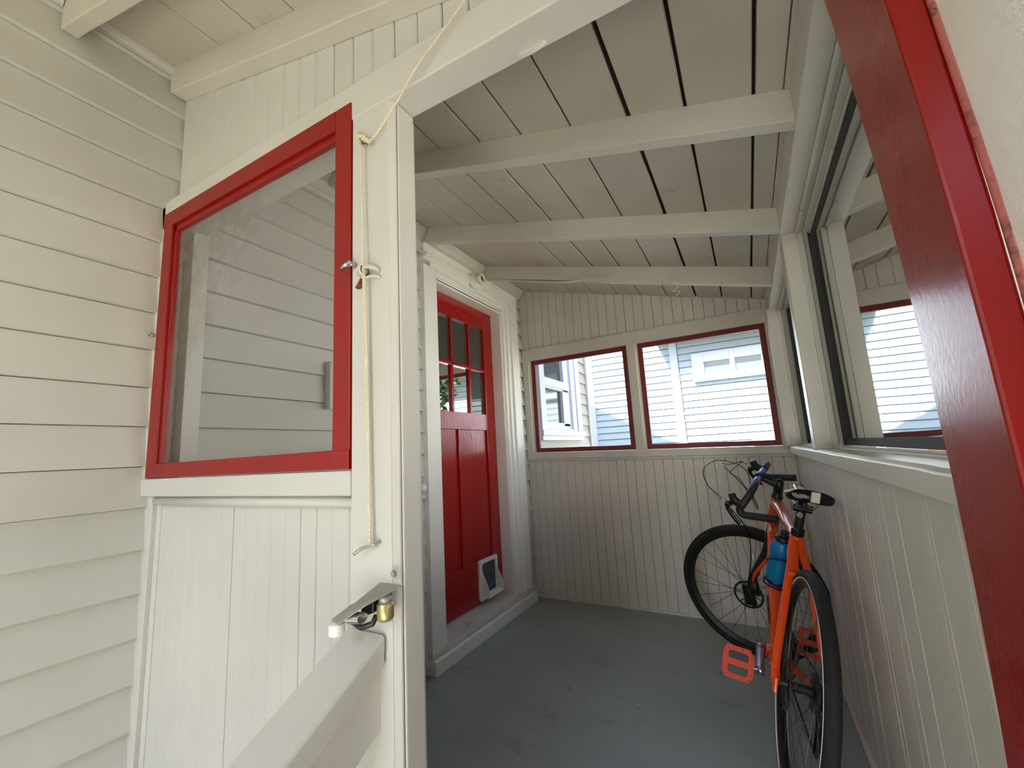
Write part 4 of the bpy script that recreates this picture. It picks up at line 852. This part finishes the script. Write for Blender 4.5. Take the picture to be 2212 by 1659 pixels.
def crank(s, a):
    d = Vector((math.cos(a), 0, math.sin(a))); e = BBp + d * .17
    m = MB(); otube(m, BBp + Vector((0, .058 * s, 0)), e + Vector((0, .075 * s, 0)), .016, .012, sq=(1, .7)); m.lathe(BBp + Vector((0, .046 * s, 0)), BBp + Vector((0, .068 * s, 0)), [(0, .018), (1, .017)], 16); m.lathe(e + Vector((0, .062 * s, 0)), e + Vector((0, .086 * s, 0)), [(0, .015), (1, .013)], 16)
    m.build('crank_arm', M['steel'] if s > 0 else M['dsteel'], bike, smooth=True)
    m = MB(); m.tube([e + Vector((0, .08 * s, 0)), e + Vector((0, .098 * s, 0))], .007, 10); m.build('pedal_axle', M['steel'], bike)
    return e + Vector((0, .146 * s, 0))
ca = math.radians(186)
pedal(crank(1, ca), math.radians(-72), 'orange flat pedal nearer the viewer')
pedal(crank(-1, ca + PI), math.radians(-66), 'orange flat pedal behind the rear wheel')
m = MB()
for yy_, r0 in ((-.046, .085), (-.054, .070)):
    m.prof((BBp.x, yy_, BBp.z), [(r0 - .012, 0), (r0, 0), (r0, .003), (r0 - .012, .003)], 'Y', 56)
    for i in range(40):
        a = 2 * PI * i / 40; m.box(BBp.x + r0 * math.cos(a) - .002, BBp.x + r0 * math.cos(a) + .002, yy_, yy_ + .002, BBp.z + r0 * math.sin(a) - .002, BBp.z + r0 * math.sin(a) + .002)
for i in range(4):
    a = 2 * PI * i / 4 + .5; m.tube([BBp + Vector((.02 * math.cos(a), -.052, .02 * math.sin(a))), BBp + Vector((.076 * math.cos(a), -.05, .076 * math.sin(a)))], .006, 8)
m.build('chainring', M['dsteel'], bike)
# derailleur and chain
m = MB(); m.box(-.014, .014, -.088, -.072, .27, .335); m.tube([(.0, -.082, .33), (.035, -.085, .30), (.045, -.080, .28)], .011, 10); m.box(.028, .034, -.086, -.060, .17, .29); m.box(.040, .046, -.058, -.052, .16, .285); m.tube([(-.03, -.085, .30), (-.055, -.088, .27), (-.03, -.09, .235), (.01, -.088, .25)], .003, 7)
m.build('derailleur', M['blackg'], bike, bevel=.002)
for z_, r_ in ((.282, .022), (.176, .024)):
    m = MB(); m.prof((.038, -.060, z_), [(.005, 0), (r_, 0), (r_, .003), (.005, .003)], 'Y', 24)
    for i in range(11):
        a = 2 * PI * i / 11; m.box(.038 + r_ * math.cos(a) - .0025, .038 + r_ * math.cos(a) + .0025, -.060, -.057, z_ + r_ * math.sin(a) - .0025, z_ + r_ * math.sin(a) + .0025)
    m.build('jockey_wheel', M['black'], bike)
m = MB()
ch = catmull([(.0, -.042, .345 + .045), (.42, -.047, .36)], 20) + [Vector((BBp.x + .084 * math.cos(a), -.046, BBp.z + .084 * math.sin(a))) for a in [1.3 - k * .35 for k in range(9)]]
ch += [Vector((.40, -.048, .192)).lerp(Vector((.05, -.058, .155)), k / 16) for k in range(17)]
ch += [Vector((.014, -.058, .176)), Vector((.03, -.058, .21)), Vector((.062, -.058, .26)), Vector((.05, -.058, .30)), Vector((.02, -.055, .31)), Vector((-.02, -.048, .31)), Vector((-.045, -.044, .345)), Vector((-.025, -.042, .385))]
for a, b in zip(ch[:-1], ch[1:]):
    n_ = max(1, int((b - a).length / .0127))
    for k in range(n_):
        p = a.lerp(b, k / n_); q = a.lerp(b, (k + .75) / n_); m.tube([p, q], .0036, 6, sq=(1, .7))
m.build('chain', M['dsteel'], bike)
# bottle cage
ba = BBp + sp_t * .250 + Vector((0, .028, 0)); fn = Vector((sp_t.z, 0, -sp_t.x)) 
if fn.x < 0: fn = -fn
cax = lambda h, ang, r=.0445: ba + sp_t * h + fn * (.070 + r * math.cos(ang)) + Vector((0, r * math.sin(ang), 0))
m = MB(); m.tube([ba + fn * .022 + sp_t * (-.01) - Vector((0, .026, 0)), ba + fn * .024 + sp_t * .13 - Vector((0, .026, 0))], .006, 8, sq=(1, .6))
for s in (1, -1): m.tube(catmull([cax(.0, PI), cax(.0, PI - s * 1.3), cax(.015, PI - s * 2.5), cax(.06, PI - s * 2.7), cax(.085, PI - s * 1.9), cax(.12, PI - s * .6), cax(.125, PI)], 6), .0038, 8)
m.tube([cax(.0, PI), cax(-.004, 0), cax(.016, 0)], .0038, 8)
m.build('bottle_cage', M['navy'], bike, smooth=True)
m = MB(); m.prism([(.50, .345), (.60, .42), (.585, .44), (.49, .37)], lambda p: (p[0], .0275, p[1]), lambda p: (p[0], .029, p[1])); m.build('frame_decal', M['blackg'], bike)
m = MB(); m.tube(catmull([(.845, .031, .735), (.832, .029, .70), (.842, .030, .665), (.852, .0305, .70), (.845, .031, .735)], 5), .0013, 5); m.build('frame_mark', M['reflect'], bike, label='thin white loop marking on the head tube')
# water bottle (rests in the cage)
bt = empty('water_bottle'); bt.matrix_world = bike.matrix_world.copy() @ Matrix.Translation(ba + fn * .070 + sp_t * .006) @ sp_t.to_track_quat('Z', 'Y').to_matrix().to_4x4()
tag(bt, 'blue sports bottle held in the cage on the bicycle seat tube', 'bottle')
m = MB(); m.lathe((0, 0, 0), (0, 0, .180), [(0, .033), (.02, .039), (.06, .040), (.50, .040), (.56, .0375), (.64, .0375), (.70, .040), (.84, .0395), (.93, .033), (1, .028)], 32); m.build('bottle_body', M['bottle'], bt, smooth=True)
m = MB(); m.lathe((0, 0, .176), (0, 0, .222), [(0, .0285), (.35, .0285), (.45, .022), (.6, .012), (.7, .012), (.75, .0145), (1, .012)], 24); m.build('bottle_cap', M['black'], bt, smooth=True)
m = MB(); m.lathe((0, 0, -.001), (0, 0, .018), [(0, .034), (.3, .0398), (1, .0404)], 32); m.build('bottle_foot', M['navy'], bt, smooth=True)

# ================================================================== LIGHT, CAMERA
wd = bpy.data.worlds.new('sky'); S.world = wd; wd.use_nodes = True; nt = wd.node_tree; bg = nt.nodes['Background']
sk = nt.nodes.new('ShaderNodeTexSky'); sk.sky_type = 'NISHITA'; sk.sun_disc = False; sk.sun_elevation = math.radians(48); sk.sun_rotation = math.radians(200); sk.air_density = 1.0; sk.dust_density = 2.0; sk.ozone_density = 1
nt.links.new(sk.outputs[0], bg.inputs[0]); bg.inputs[1].default_value = .16
sl_ = bpy.data.lights.new('sun', 'SUN'); sl_.energy = 9; sl_.angle = math.radians(.6); sl_.color = (1, .965, .91)
so = bpy.data.objects.new('sun', sl_); COL.objects.link(so)
sdir = Vector((.40, .78, -1.08)).normalized()      # travels away from the viewer and to the right
so.rotation_euler = sdir.to_track_quat('-Z', 'Y').to_euler(); so.location = (-5, -10, 12)

cam = bpy.data.cameras.new('camera'); co = bpy.data.objects.new('camera', cam); COL.objects.link(co); S.camera = co
f_, yaw, pit, rol = 932.4, -.4916867, .158511, -.0555811
fwd = Vector((math.sin(yaw) * math.cos(pit), math.cos(yaw) * math.cos(pit), math.sin(pit))); r0 = Vector((math.cos(yaw), -math.sin(yaw), 0)); u0 = r0.cross(fwd)
rt = r0 * math.cos(rol) + u0 * math.sin(rol); up = -r0 * math.sin(rol) + u0 * math.cos(rol)
mw = Matrix((rt, up, -fwd)).transposed().to_4x4(); mw.translation = Vector((1.55, 0, 1.073)); co.matrix_world = mw
cam.sensor_fit = 'HORIZONTAL'; cam.sensor_width = 36; cam.lens = 36 * f_ / 2212; cam.clip_start = .02; cam.clip_end = 200
vs = S.view_settings; vs.view_transform = 'Standard'; vs.look = 'None'; vs.gamma = 1; vs.use_curve_mapping = False; vs.exposure = 2.6
